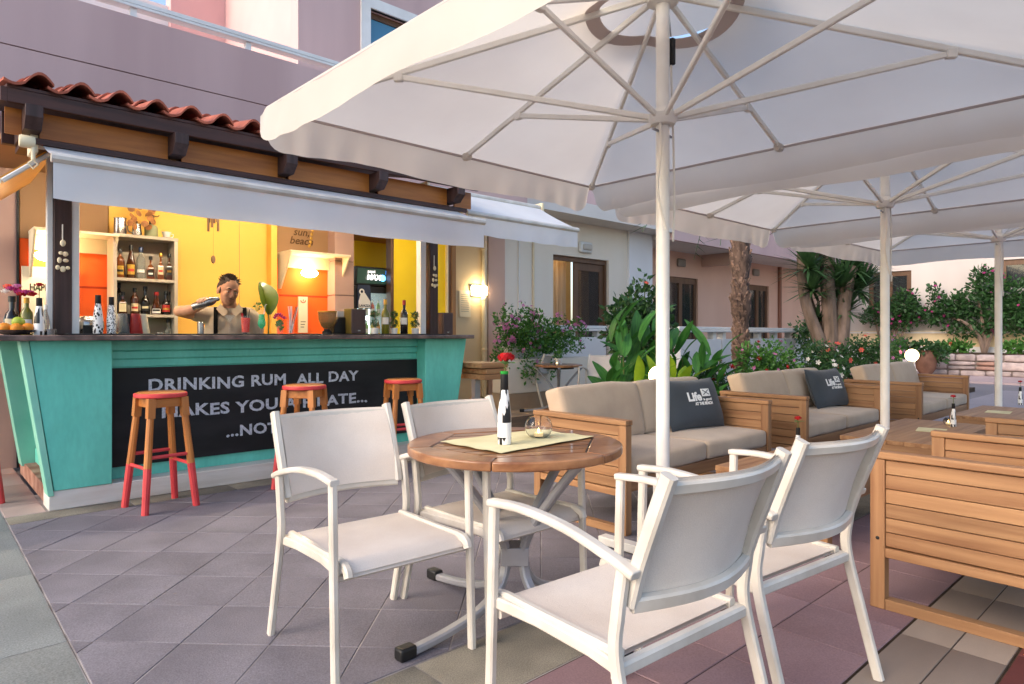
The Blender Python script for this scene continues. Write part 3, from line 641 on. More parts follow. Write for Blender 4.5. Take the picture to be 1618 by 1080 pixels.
# awnings
def awning(name, label, xa, xb, yr, zr, yf, zf, drop, arms):
    t = thing(name, label, 'awning', ((xa+xb)/2, yr, zr)); A = t.location
    g = G().grid(lambda a, b: (xa+(xb-xa)*a, yr+(yf-yr)*b, zr+(zf-zr)*b - .012*math.sin(math.pi*b)), 30, 6); part(t, g, 'cloth', MT['awning'])
    g = G().grid(lambda a, b: (xa+(xb-xa)*a, yf-.022+.012*math.sin(a*9)*b+.008*math.sin(a*23)*b, zf-.05-drop*b-(.012*math.sin(a*math.pi)+.004*math.sin(a*31))*b), 60, 5)
    v = part(t, g, 'valance', MT['awning'])
    part(t, G().sweep([(xa-.01,yf-.02,zf-.022),(xb+.01,yf-.02,zf-.022)], .05, .055, ch=.35), 'front_bar', MT['whitemetal'])
    part(t, G().tube([(xa-.02,yr,zr),(xb+.02,yr,zr)], .035, 12), 'roller', MT['whitemetal'])
    for x in arms: part(t, G().sweep([(x,yr+.02,zr-.06),(x+.02,(yr+yf)/2,(zr+zf)/2-.07),(x,yf,zf-.04)], .025, .035), 'folding_arm', MT['galv'])
    for x in (xa-.045, xb+.045):
        part(t, G().box(x-.02,x+.02,yr-.05,yr+.12,zr-.07,zr+.06), 'bracket', MT['hood'], bevel=.006)
    return t
aw = awning('awning', 'long white retractable awning with plain valance across the bar front', at(83,4.75), at(762,4.75), 5.17, 2.395, 4.75, 2.245, .215, (1.2, 3.4))
x = at(83,4.75)-.06
part(aw, G().tube([(x,5.05,2.36),(x,5.05,2.26)], .012, 8).tube([(x-.025,5.05,2.235),(x,5.05,2.26),(x+.025,5.05,2.235),(x,5.05,2.205),(x-.025,5.05,2.235)], .007, 6), 'winch_eye', MT['hood'])
part(aw, G().lathe([(0,-.04),(.035,-.04),(.04,-.03),(.04,.03),(.035,.04),(0,.04)], 14).xf(Matrix.Translation((x-.03,5.06,2.37)) @ Matrix.Rotation(R(90),4,'Y')), 'gear_box', MT['hood'])
awning('awning', 'short white awning over the wooden ledge beyond the end of the bar', 4.22, 5.9, 5.95, 2.78, 5.30, 2.44, .18, (5.75,))
# ------------------------------------------------------------------ stools
def make_stool(label, loc, rz, group='coral dipped bar stools'):
    t = thing('bar_stool', label, 'stool', loc, rz, group)
    st = G().lathe([(0,.745),(.145,.745),(.158,.752),(.16,.762),(.156,.775),(.14,.782),(0,.784)], 28).ob('seat', MT['stoolwood_x'], t)
    G().lathe([(.1595,.7475),(.1635,.752),(.1645,.762),(.1635,.772),(.158,.7775)], 28).ob('painted_edge', MT['coral'], st)
    for sx in (-1,1):
        for sy in (-1,1):
            top = Vector((sx*.105, sy*.105, .70)); bot = Vector((sx*.165, sy*.165, 0)); k = .42
            mid = bot.lerp(top, k)
            lg = G().tube([mid, bot.lerp(top,.88)], [.0245,.022], 10).tube([bot.lerp(top,.88), top+Vector((0,0,.045))], [.032,.032], 4).ob('leg', MT['stoolwood_z'], t)
            G().tube([bot, mid], [.0225,.0248], 10).ob('dipped_end', MT['coral'], lg)
    for (a, b, z) in (((-1,-1),(1,-1),.36),((-1,1),(1,1),.36),((-1,-1),(-1,1),.29),((1,-1),(1,1),.29)):
        f = 1 - z/.70; r_ = .105 + .06*f
        G().tube([(a[0]*r_, a[1]*r_, z),(b[0]*r_, b[1]*r_, z)], .012, 8).ob('rung', MT['coral'], t)
    for (a, b) in (((-1,-1),(1,-1)),((-1,1),(1,1)),((-1,-1),(-1,1)),((1,-1),(1,1))):
        G().sweep([(a[0]*.1, a[1]*.1, .712),(b[0]*.1, b[1]*.1, .712)], .018, .06).ob('apron', MT['stoolwood_x'], t)
    return t
def fl(u, v, z=0.):
    d = 1040*(CAM_H-z)/(v-528); r = (u-809)/1040*d; c, s_ = math.cos(YAW), math.sin(YAW)
    return (d*c + r*s_, d*s_ - r*c)
sx, sy = at(254,4.92), 4.92; st0 = make_stool('bar stool standing by the turquoise panel end of the chalkboard', (sx,sy,0), R(8))
dup(st0, 'bar stool half hidden behind the white chair, between the two others', (at(481,4.86),4.86,0), R(40))
dup(st0, 'bar stool by the far flared panel, next to the last words on the chalkboard', (at(637,4.90),4.90,0), R(-12))
dup(st0, 'bar stool cut off at the side of the picture beside the bar corner', (at(-62,5.85), 5.85, 0), R(20))

# ------------------------------------------------------------------ white armchairs
def make_chair(label, loc, rz, group):
    """faces -y"""
    t = thing('garden_chair', label, 'chair', loc, rz, group); W2 = .27
    wm = MT['whitemetal']
    for s_ in (-1, 1):
        fl_ = [(s_*W2,-.275,0),(s_*W2,-.262,.35),(s_*W2,-.252,.686)]
        G().sweep(spline(fl_,5), .024, .031, (0,1,0)).ob('front_leg', wm, t)
        arm = [(s_*W2,-.268,.690),(s_*W2,-.13,.699),(s_*W2,.04,.686),(s_*W2,.19,.652),(s_*W2,.265,.628)]
        G().sweep(spline(arm,6), .035, .022).ob('armrest', wm, t, bevel=.003)
        rl_ = [(s_*W2,.315,0),(s_*W2,.255,.22),(s_*W2,.205,.42),(s_*W2,.212,.53),(s_*W2,.228,.634)]
        G().sweep(spline(rl_,6), .024, .033, (0,1,0)).ob('rear_leg', wm, t)
        G().sweep([(s_*(W2-.012),-.262,.405),(s_*(W2-.03),-.1,.400),(s_*(W2-.03),.1,.393),(s_*(W2-.012),.21,.392)], .024, .034).ob('seat_rail', wm, t)
        G().sweep(spline([(s_*.240,.222,.545),(s_*.244,.252,.64),(s_*.246,.298,.76),(s_*.246,.338,.862)],5), .030, .038, (0,1,0)).ob('back_post', wm, t)
    def bow(z, y, dip, w=.240): return [(w*math.cos(math.pi*(1-k/10)) if False else -w+2*w*k/10, y+dip*math.sin(math.pi*k/10), z) for k in range(11)]
    G().sweep(bow(.545,.228,.055), .026, .040, (0,.25,1)).ob('lower_back_rail', wm, t)
    G().sweep(bow(.830,.322,.055), .022, .030, (0,.25,1)).ob('upper_back_rail', wm, t)
    G().sweep([(-W2+.012,.205,.392),(W2-.012,.205,.392)], .030, .034).ob('rear_seat_rail', wm, t)
    G().sweep([(-W2+.012,-.245,.372),(W2-.012,-.245,.372)], .022, .024).ob('front_seat_rail', wm, t)
    def back(a, b):
        ww = .232; x = -ww+2*ww*a; z = .552+.300*b; y = .220+.108*b + .055*math.sin(math.pi*a) - .012*math.sin(math.pi*b)
        return (x, y, z)
    g = G().grid(back, 16, 8); n = len(g.v); g.add([(p[0], p[1]-.007, p[2]) for p in g.v[:n]], [tuple(reversed(f)) for f in g.f])
    g.ob('back_sling', MT['sling'], t, ang=60)
    def seat(a, b):
        ww = .230; x = -ww+2*ww*a; y = .185-.475*b; z = .417 - .012*math.sin(math.pi*a)*math.sin(math.pi*min(1,b*1.1))+.006*b
        if b > .86: k = (b-.86)/.14; z -= .035*k*k; y += .012*k*k
        return (x, y, z)
    g = G().grid(seat, 12, 18); n = len(g.v); g.add([(p[0], p[1], p[2]-.012) for p in g.v[:n]], [tuple(reversed(f)) for f in g.f])
    g.ob('seat_sling', MT['sling'], t, ang=60)
    for s_ in (-1,1):
        G().sweep(spline([(s_*.236,.19,.412),(s_*.236,-.1,.415),(s_*.236,-.24,.419),(s_*.236,-.285,.408),(s_*.236,-.298,.385)],5), .026, .030).ob('seat_edge', wm, t)
    return t
GC = 'white sling armchairs round the wooden table'
def rd(r, d): c, s_ = math.cos(YAW), math.sin(YAW); return (d*c+r*s_, d*s_-r*c)
# chairs A and B face -y, C and D face +y
ca = rd(-.533, 2.498); c0 = make_chair('white sling armchair with its back to the chalkboard, nearest the granite kerb', (*ca,0), R(-3), GC)
cb = rd(-.07, 2.875); dup(c0, 'white sling armchair on the bar side, half hidden behind the round table', (*cb,0), R(0))
dup(c0, 'white sling armchair seen from behind, nearest of all, tucked at the round table', (1.485,1.15,0), R(180-3))
dup(c0, 'white sling armchair seen from behind, beside the slatted armchair side', (2.185,1.145,0), R(180-6))
GP = 'white armchairs on the back patio'
dup(c0, 'white patio armchair under the pink flowering vine', (*fl(838,641),0), R(205), group=GP)
dup(c0, 'white patio armchair turned sideways in front of the big canna leaves', (*fl(950,655),0), R(-62), group=GP)

# ------------------------------------------------------------------ round tables
def make_table(label, loc, rz, Rr=.445, H_=.72):
    t = thing('round_table', label, 'table', loc, rz); hexr = Rr*.81
    for k in range(6):
        a0, a1 = R(60*k+.1), R(60*k+59.9); n = 8; poly = []
        for i in range(n+1): a = a0+(a1-a0)*i/n; poly.append((Rr*math.cos(a), Rr*math.sin(a), H_-.036))
        poly += [(hexr*math.cos(a1), hexr*math.sin(a1), H_-.036), (hexr*math.cos(a0), hexr*math.sin(a0), H_-.036)]
        G().prism(poly, (0,0,.036)).ob('rim_segment', MT['rimteak'], t, bevel=.006)
    sw = .075; n = int(hexr*2*.866/sw); tot = hexr*math.sqrt(3)-.012; sw = tot/n
    for i in range(n):
        ya = -tot/2+i*sw+.0075; yb = ya+sw-.015
        def xe(y): return hexr - abs(y)/math.sqrt(3) - .008
        G().prism([(-xe(ya),ya,H_-.030),(xe(ya),ya,H_-.030),(xe(yb),yb,H_-.030),(-xe(yb),yb,H_-.030)], (0,0,.028)).ob('slat', MT['oldteak'], t)
        if i < n-1: G().box(-xe(yb)+.004, xe(yb)-.004, yb+.0004, yb+.0146, H_-.030, H_-.0032).ob('gap_shade', MT['black'], t)  # black strip paints the shade inside the open slat gap
    G().lathe([(0,H_-.065),(hexr*.8,H_-.065),(hexr*.8,H_-.055),(0,H_-.055)], 24).ob('sub_frame', MT['black'], t)  # coloured black to darken what shows between the slats
    for k in range(6):
        a0, a1 = R(60*k), R(60*k+60); G().sweep([((hexr-.004)*math.cos(a0),(hexr-.004)*math.sin(a0),H_-.016),((hexr-.004)*math.cos(a1),(hexr-.004)*math.sin(a1),H_-.0135)], .010, .022).ob('gap_shade', MT['black'], t)  # black edging paints the shaded gap around the slatted inset
    for k in range(4):
        a = R(90*k+25); c, s_ = math.cos(a), math.sin(a)
        p = [(.36,.685),(.28,.60),(.16,.46),(.075,.34),(.05,.24),(.085,.14),(.20,.07),(.36,.035),(.53,.018)]
        lg = G().sweep(spline([(r_*c, r_*s_, z) for r_, z in p],5), .030, .040, (-s_,c,0)).ob('leg', MT['galv'], t)
        G().cbox((0,0,0),(.07,.05,.046)).xf(Matrix.Translation((.55*c,.55*s_,.024)) @ Matrix.Rotation(a,4,'Z')).ob('foot_cap', MT['black'], lg, bevel=.008)
    br = G().cbox((0,0,.255),(.115,.115,.075)).xf(Matrix.Rotation(R(25+45),4,'Z')).ob('bracket', MT['galv'], t, bevel=.004)
    for k in range(4):
        a = R(90*k+25); G().ball((.07*math.cos(a),.07*math.sin(a),.255), .008, 8, 6).ob('bolt', MT['steel'], br)
    return t
tc_ = rd(.012, 2.756); RT = make_table('round slatted wooden table with curved grey legs in front', (*tc_,0), R(-23.5))
x_, y_ = rd(.70, 9.9); t2 = make_table('small round wooden table on the back patio by the planter', (x_,y_,0), R(20), .36, .72)

# ------------------------------------------------------------------ lounge furniture
def slatted_arm(t, x, d0, d1, zt=.67, th=.055):
    f = G().box(x-th/2,x+th/2,d0,d0+.058,0,zt-.032).ob('arm_frame', MT['teak_z'], t, bevel=.004); G().box(x-th/2,x+th/2,d1-.058,d1,0,zt-.032).ob('rear_post', MT['teak_z'], f, bevel=.004)
    G().box(x-th/2-.006,x+th/2+.006,d0-.004,d1+.004,zt-.031,zt).ob('top_rail', MT['teak_y'], f, bevel=.005)
    G().box(x-th/2+.002,x+th/2-.002,d0+.0585,d1-.0585,.222,.262).ob('lower_rail', MT['teak_y'], f, bevel=.003)
    G().box(x-th/2+.002,x+th/2-.002,d0+.0585,d1-.0585,.0,.045).ob('sled_rail', MT['teak_y'], f, bevel=.003)
    z = .2665; n = 6; hh = (zt-.034-z)/n
    for i in range(n): G().box(x-.017,x+.017,d0+.0585,d1-.0585,z+i*hh+.0018,z+(i+1)*hh-.0018).ob('slat', MT['teak_y'], f, bevel=.002)
    for yy in (d0+.03, d1-.03): G().ball((x-th/2,yy,.30),(.004,.008,.008),8,5).ball((x+th/2,yy,.30),(.004,.008,.008),8,5).ob('bolt', MT['black'], f)
def make_sofa(label, loc, rz, Wd, seats, group, dp=.76, cat='sofa'):
    """origin at front centre on the floor; faces -y"""
    t = thing('slatted_'+cat, label, cat, loc, rz, group); hw = Wd/2
    for s_ in (-1,1): slatted_arm(t, s_*(hw-.028), 0, dp)
    G().box(-hw+.0565,hw-.0565,.012,.045,.245,.325).ob('front_rail', MT['teak_x'], t, bevel=.004)
    G().box(-hw+.0565,hw-.0565,dp-.05,dp-.012,.245,.325).ob('rear_rail', MT['teak_x'], t, bevel=.004)
    for i in range(5): G().box(-hw+.057,hw-.057,.08+i*.125,.16+i*.125,.30,.322).ob('seat_slat', MT['teak_x'], t)
    for i in range(4):
        g = G().box(-hw+.057,hw-.057,-.012,.012,0,.068).xf(Matrix.Translation((0,dp-.115+i*.026,.35+i*.085)) @ Matrix.Rotation(R(-15),4,'X')); g.ob('back_slat', MT['teak_x'], t)
    cw = (Wd-.118)/seats
    for i in range(seats):
        cx = -hw+.059+cw*(i+.5)
        g = G().pad((0,0,0),(cw-.006,.66,.125),.028,.009,14)
        for k2, v in enumerate(g.v): nz = noise.noise(Vector((v[0]*4+i*5+loc[0], v[1]*4, 2)))*.006; g.v[k2] = (v[0], v[1]+nz, v[2]+nz)
        g.ob('seat_cushion', MT['greige'], t, (cx,.335,.386), ang=60)
        g = G().pad((0,0,0),(cw-.004,.15,.40),.032,.010,14)
        for k2, v in enumerate(g.v):
            nz = noise.noise(Vector((v[0]*4+i*7+loc[0], 5, v[2]*4)))*.010; g.v[k2] = (v[0], v[1]+nz+.02*(v[2]/.2)**2, v[2]+nz)
        g.xf(Matrix.Rotation(R(-14),4,'X')); g.ob('back_cushion', MT['greige'], t, (cx,.605,.625), ang=60)
    return t
GS = 'slatted teak lounge seats'
s1 = make_sofa('two-seat teak sofa with greige cushions nearest the round table', (3.95,2.36,0), 0, 1.79, 2, GS)
s2 = make_sofa('two-seat teak sofa between two like sofas, with the dark pillow at its far arm', (6.17,2.30,0), 0, 1.72, 2, GS)
s3 = make_sofa('farthest teak sofa, before the lit globe lamp, with no pillow', (8.62,2.15,0), 0, 1.84, 2, GS)
make_sofa('teak armchair whose slatted side stands closest to the camera', (3.515,1.05,0), R(180), .92, 1, GS, cat='armchair')
make_sofa('teak sofa of which only a bit of slatted side shows above the coffee tables', (5.62,1.0,0), R(180), 1.65, 2, GS)
def coffee_table(label, x0, x1, y0, y1, z=.40):
    t = thing('coffee_table', label, 'coffee table', ((x0+x1)/2,(y0+y1)/2,0), 0, 'low teak coffee tables'); a, b = (x1-x0)/2, (y1-y0)/2
    n = 6
    for i in range(n): G().box(-a, a, -b+2*b*i/n+.001, -b+2*b*(i+1)/n-.001, z-.03, z).ob('top_board', MT['teak_x'], t, bevel=.002)
    for s_ in (-1,1):
        G().box(-a+.004, a-.004, s_*(b-.02)-.018, s_*(b-.02)+.018, z-.135, z-.031).ob('apron', MT['teak_x'], t, bevel=.003)
        G().box(s_*(a-.02)-.018, s_*(a-.02)+.018, -b+.04, b-.04, z-.134, z-.031).ob('apron', MT['teak_y'], t, bevel=.003)
        for q_ in (-1,1): G().box(s_*(a-.075)-.032, s_*(a-.075)+.032, q_*(b-.075)-.032, q_*(b-.075)+.032, 0, z-.032).ob('leg', MT['teak_z'], t, bevel=.004)
coffee_table('low teak coffee table in front of the nearest sofa', 3.5, 4.75, 1.38, 2.05)
coffee_table('low teak coffee table in front of the middle sofa', 5.25, 6.75, 1.36, 2.02)
coffee_table('low teak coffee table farthest off, before the farthest sofa', 7.35, 8.6, 1.15, 1.82)

def pillow(label, loc, rz, tilt, w=.60, h=.40):
    t = thing('pillow', label, 'pillow', loc, rz); t.rotation_euler = (tilt, 0, rz)
    def sf(x, z):
        a, b = x/(w/2), z/(h/2); return .075*max(0,(1-a**4))**.6*max(0,(1-b**4))**.6
    g = G()
    for s_ in (-1,1):
        o = len(g.f)
        g.grid(lambda a, b: ((lambda X, Z: (X*(1-.06*(Z/(h/2))**2*abs(X)/(w/2)*0) , s_*sf(X*.999,Z*.999), Z-.03*(1-(X/(w/2))**2)*(Z/(h/2))*.6))((2*a-1)*w/2, (2*b-1)*h/2)), 26, 18)
        if s_ > 0: g.f[o:] = [tuple(reversed(f)) for f in g.f[o:]]
    g.xf(Matrix.Translation((0,0,h/2))); g.ob('cover', MT['navy'], t, ang=80)
    def put(body, size, x, z, off, wd):
        me = text_mesh(body, size, .0008, off, 'LEFT'); xs = [v.co.x for v in me.vertices]; a, b = min(xs), max(xs)
        for v in me.vertices:
            X = (v.co.x-a)*wd/(b-a)+x; Z = v.co.y+z; v.co = (X, -sf(X, Z)-.004-v.co.z, Z+h/2-.018*(1-(X/(w/2))**2)*(Z/(h/2)))
        me.materials.append(MT['whiteprint']); mk('lettering', me, None, t)
    put('Life', .10, -.12, .005, .004, .15); put('is good', .028, .045, .002, .001, .095); put('AT THE BEACH', .034, -.06, -.034, .0015, .20)
    bx = G().box(.04,.135,-.0015,.0015,.033,.092)
    for i in range(len(bx.v)): p = bx.v[i]; bx.v[i] = (p[0], p[1]-sf(p[0],p[2])-.005, p[2]+h/2)
    em = bx.ob('emblem', MT['whiteprint'], t)
    for s_ in (-1,1):
        bb = G().sweep([(.0875-.034,0,.063-s_*.019),(.0875+.034,0,.063+s_*.019)], .006, .008, (0,1,0))
        bb.v = [(p[0], p[1]*.2-sf(p[0],p[2])-.0085, p[2]+h/2) for p in bb.v]; bb.ob('crossed_mark', MT['navy'], em)
    G().box(w/2-.03,w/2-.008,-.006,-.001,.02,.055).ob('care_tag', MT['whiteprint'], t)
pillow('dark slate beach pillow on the nearest sofa behind the parasol pole', (4.42,2.72,.452), R(-8), R(-20))
pillow('dark slate beach pillow on the middle sofa', (6.72,2.64,.452), R(-6), R(-20))
# ------------------------------------------------------------------ parasols
def make_parasol(label, loc, rz, ax=1.386, ay_=1.63, zr=2.42, za=2.95, zrun=2.29, group='white market parasols in a row'):
    t = thing('parasol', label, 'parasol', loc, rz, group); wm = MT['ribmetal']
    hem = []; ns = 20
    cs = [(-ax,-ay_),(ax,-ay_),(ax,ay_),(-ax,ay_)]
    for k in range(4):
        a, b = cs[k], cs[(k+1)%4]; hem += [(a[0]+(b[0]-a[0])*i/ns, a[1]+(b[1]-a[1])*i/ns) for i in range(ns)]
    n = len(hem); nr = 12; rv = .33; g = G(); vs_ = []; fs = []
    def zc(x, y):
        tt = max(abs(x)/ax, abs(y)/ay_); return za-(za-zr)*tt
    for j in range(nr+1):
        for i, (hx, hy) in enumerate(hem):
            an = math.atan2(hy, hx); p = Vector((rv*math.cos(an), rv*math.sin(an))).lerp(Vector((hx,hy)), j/nr)
            k = (i % ns)/ns; sag = .022*abs(math.sin(2*math.pi*k))*math.sin(math.pi*j/nr*.9)
            sag += .012*noise.noise(Vector((p.x*2.2,p.y*2.2,1)))*math.sin(math.pi*j/nr); vs_.append((p.x, p.y, zc(p.x,p.y)-sag))
    fs = [(j*n+i, j*n+(i+1)%n, (j+1)*n+(i+1)%n, (j+1)*n+i) for j in range(nr) for i in range(n)]
    cn = g.add(vs_, fs).ob('canopy', MT['canopy'], t, ang=50)
    g = G(); vs_ = []
    for j in range(3):
        for i in range(48):
            an = 2*math.pi*i/48; r_ = (rv-.005)+.075*j/2; x, y = r_*math.cos(an), r_*math.sin(an); vs_.append((x,y,zc(x,y)-.006))
    g.add(vs_, [(j*48+i, j*48+(i+1)%48, (j+1)*48+(i+1)%48, (j+1)*48+i) for j in range(2) for i in range(48)]).ob('vent_hem', MT['canopyseam'], cn)
    G().lathe([(.50,za-.03),(.30,za+.06),(.05,za+.15),(0,za+.15)], 32).ob('vent_cap', MT['canopy'], cn)
    for k in range(4):
        a, b = Vector(cs[k]), Vector(cs[(k+1)%4]); dv = (b-a); nn = Vector((dv.y,-dv.x)).normalized(); ph = random.random()*6
        def val(u, v):
            e = min(u, 1-u)*dv.length; cut = min(1, e/.13); hgt = .215*(.28+.72*math.sqrt(max(0,1-(1-cut)**2))) * (1+.06*math.sin(u*6.28*2+ph))
            fold = (.014*math.sin(u*19+ph)+.012*math.sin(u*88+ph*2)*math.exp(-e*2.2)*1.6 + .016*noise.noise(Vector((u*14,v*1.2,ph))))*v*.75 + .03*v
            p = a + dv*u + nn*(.004+fold); return (p.x, p.y, zr+.004-hgt*v)
        G().grid(val, 120, 7).ob('valance', MT['canopy'], cn, ang=60)
        G().sweep([(a.x,a.y,zr-.012),(b.x,b.y,zr-.012)], .012, .014).ob('hem_seam', MT['canopyseam'], cn)
    ends = [(sx*ax, sy*ay_) for sx in (-1,1) for sy in (-1,1)] + [(ax,0),(-ax,0),(0,ay_),(0,-ay_)]
    for ex, ey in ends:
        top = Vector((0,0,za-.035)) + Vector((ex,ey,0)).normalized()*.05; end = Vector((ex*.985,ey*.985,zr-.022))
        rb = G().sweep([top, end], .022, .034).ob('rib', wm, t)
        G().sweep([end-Vector((ex,ey,0)).normalized()*.05, end], .045, .05).ob('rib_pocket', MT['canopy'], rb)
        j = top.lerp(end, .655) - Vector((0,0,.02)); st = Vector((0,0,zrun)) + Vector((ex,ey,0)).normalized()*.055
        sr = G().sweep([st, j], .020, .030).ob('strut', wm, t)
        G().cbox((0,0,0),(.05,.034,.05)).xf(Matrix.Translation(j) @ Matrix.Rotation(math.atan2(ey,ex),4,'Z')).ob('joint', wm, sr, bevel=.006)
    G().tube([(0,0,.05),(0,0,za+.12)], .0345, 18).ob('pole', MT['ribmetal'], t)
    G().lathe([(.036,zrun-.045),(.062,zrun-.04),(.075,zrun-.01),(.075,zrun+.012),(.05,zrun+.03),(.036,zrun+.05)], 18).ob('runner', wm, t)
    G().lathe([(.036,za-.08),(.08,za-.07),(.085,za-.02),(.04,za+.01)], 18).ob('hub', wm, t)
    G().tube([(-.09,0,zrun-.075),(.11,.02,zrun-.075)], .007, 8).ob('pin', MT['galv'], t)
    pu = G().cbox((.075,0,za-.30),(.03,.045,.14)).ob('pulley', MT['black'], t, bevel=.008)
    G().tube(spline([(.05,0,za-.08),(.075,0,za-.22)],3), .005, 6).ob('hook', MT['steel'], pu)
    G().tube(spline([(.075,0,za-.3),(.07,-.01,2.4),(.055,-.03,2.1),(.075,-.02,1.85),(.05,-.03,1.66),(.035,-.04,1.70)],8), .006, 6).tube(spline([(-.04,-.01,zrun),(-.075,-.04,2.1),(-.09,-.03,1.9),(-.045,-.05,1.7)],8), .006, 6).ob('rope', MT['rope'], t)
    G().lathe([(.036,.05),(.05,.05),(.05,.42),(.036,.43)], 16).ob('sleeve', wm, t)
    bs = G().box(-.40,.40,-.035,.035,.004,.05).box(-.034,.034,-.40,-.036,.004,.05).box(-.034,.034,.036,.40,.004,.05).ob('cross_base', wm, t, bevel=.005)
    return t
u1 = make_parasol('large white parasol spreading over the round table', (2.87,1.98,0), R(1.0))
dup(u1, 'white parasol in the middle of the row with a looped rope by its pole', (5.86,1.90,-.05), R(0))
dup(u1, 'white parasol at the far end of the row, its pole before the stone wall', (8.82,1.72,-.06), R(-1))

# ------------------------------------------------------------------ bottles, glasses, flowers
def glassm(name, c, alpha=1., rough=.08): return M(name, c, rough, spec=.7, alpha=alpha)
MT.update(g_brown=glassm('amber_bottle_glass','43200c'), g_dark=glassm('black_bottle_glass','12100f'), g_green=glassm('green_bottle_glass','2c4a1c'), g_olive=glassm('olive_bottle_glass','6d6a1e'),
          g_whisky=glassm('whisky','6a3610'), g_clear=M('clear_bottle_glass','cfd2cc',.05,trans=.75,ior=1.3), l_yellow=M('yellow_label','c9a23a',.6,col2='a8842c',scale=60), l_black=M('black_label','1c1a19',.6), l_white=M('white_label','e6e2da',.6),
          l_red=M('red_label','b8302a',.6), l_cream=M('cream_label','d9c7a0',.6), c_gold=M('gold_cap','b58a3a',.35,metal=.6), c_black=M('black_cap','161616',.4), c_red=M('red_cap','a3221f',.4), c_blue=M('blue_cap','2c3a5c',.4), c_white=M('white_cap','e2ded6',.4))
PROF = {'round': [(0,0),(.92,0),(1,.02),(1,.58),(.9,.66),(.42,.76),(.34,.82),(.33,.98),(.38,.985),(.38,1.),(0,1.)],
        'tall': [(0,0),(.9,0),(1,.02),(1,.45),(.8,.6),(.42,.8),(.36,.98),(.4,.985),(.4,1),(0,1)],
        'squat': [(0,0),(.95,0),(1,.03),(.98,.42),(.75,.56),(.4,.64),(.34,.7),(.33,.98),(.4,.985),(.4,1),(0,1)],
        'cone': [(0,0),(.95,0),(1,.02),(1,.2),(.62,.55),(.36,.72),(.33,.98),(.4,.985),(.4,1),(0,1)],
        'wine': [(0,0),(.92,0),(1,.015),(1,.55),(.95,.62),(.5,.72),(.36,.76),(.36,.98),(.4,.985),(.4,1),(0,1)]}
def bottle(label, loc, h, r, glass, lab=None, cap='c_black', shape='round', lz=(.12,.42), lab2=None, square=False, group=None, name='bottle'):
    t = thing(name, label, 'bottle', loc, random.random(), group); n = 16 if not square else 4
    P_ = [(a*r*(1.25 if square and b < .6 else 1), b*h) for a, b in PROF[shape]]
    o = G().lathe(P_, n).ob('glass', MT[glass], t, bevel=.006 if square else 0)
    if square: o.rotation_euler = (0,0,R(45))
    G().lathe([(0,h*.86),(r*.46,h*.86),(r*.46,h*1.0),(r*.4,h*1.012),(0,h*1.012)], 14).ob('cap', MT[cap], t)
    if lab:
        k = 1.25 if square else 1
        fa = math.atan2(-loc[1], -loc[0]) - t.rotation_euler.z
        if square:
            o.rotation_euler = (0,0,R(45)+fa); hw_ = r*k*.7071
            def patch(z0, z1, f, off): return G().box(hw_+off, hw_+off+.0012, -hw_*f, hw_*f, h*z0, h*z1).xf(Matrix.Rotation(fa,4,'Z'))
        else:
            def patch(z0, z1, f, off): return G().grid(lambda a, b: ((r*1.01+off)*math.cos(fa+(a-.5)*2.2*f), (r*1.01+off)*math.sin(fa+(a-.5)*2.2*f), h*(z0+(z1-z0)*b)), 8, 1)
        l = patch(lz[0], lz[1], .8, .0006).ob('label', MT[lab], t)
        if lab2: patch(lz[0]+.09, lz[0]+.17, .62, .0022).ob('label_band', MT[lab2], t)
    return t
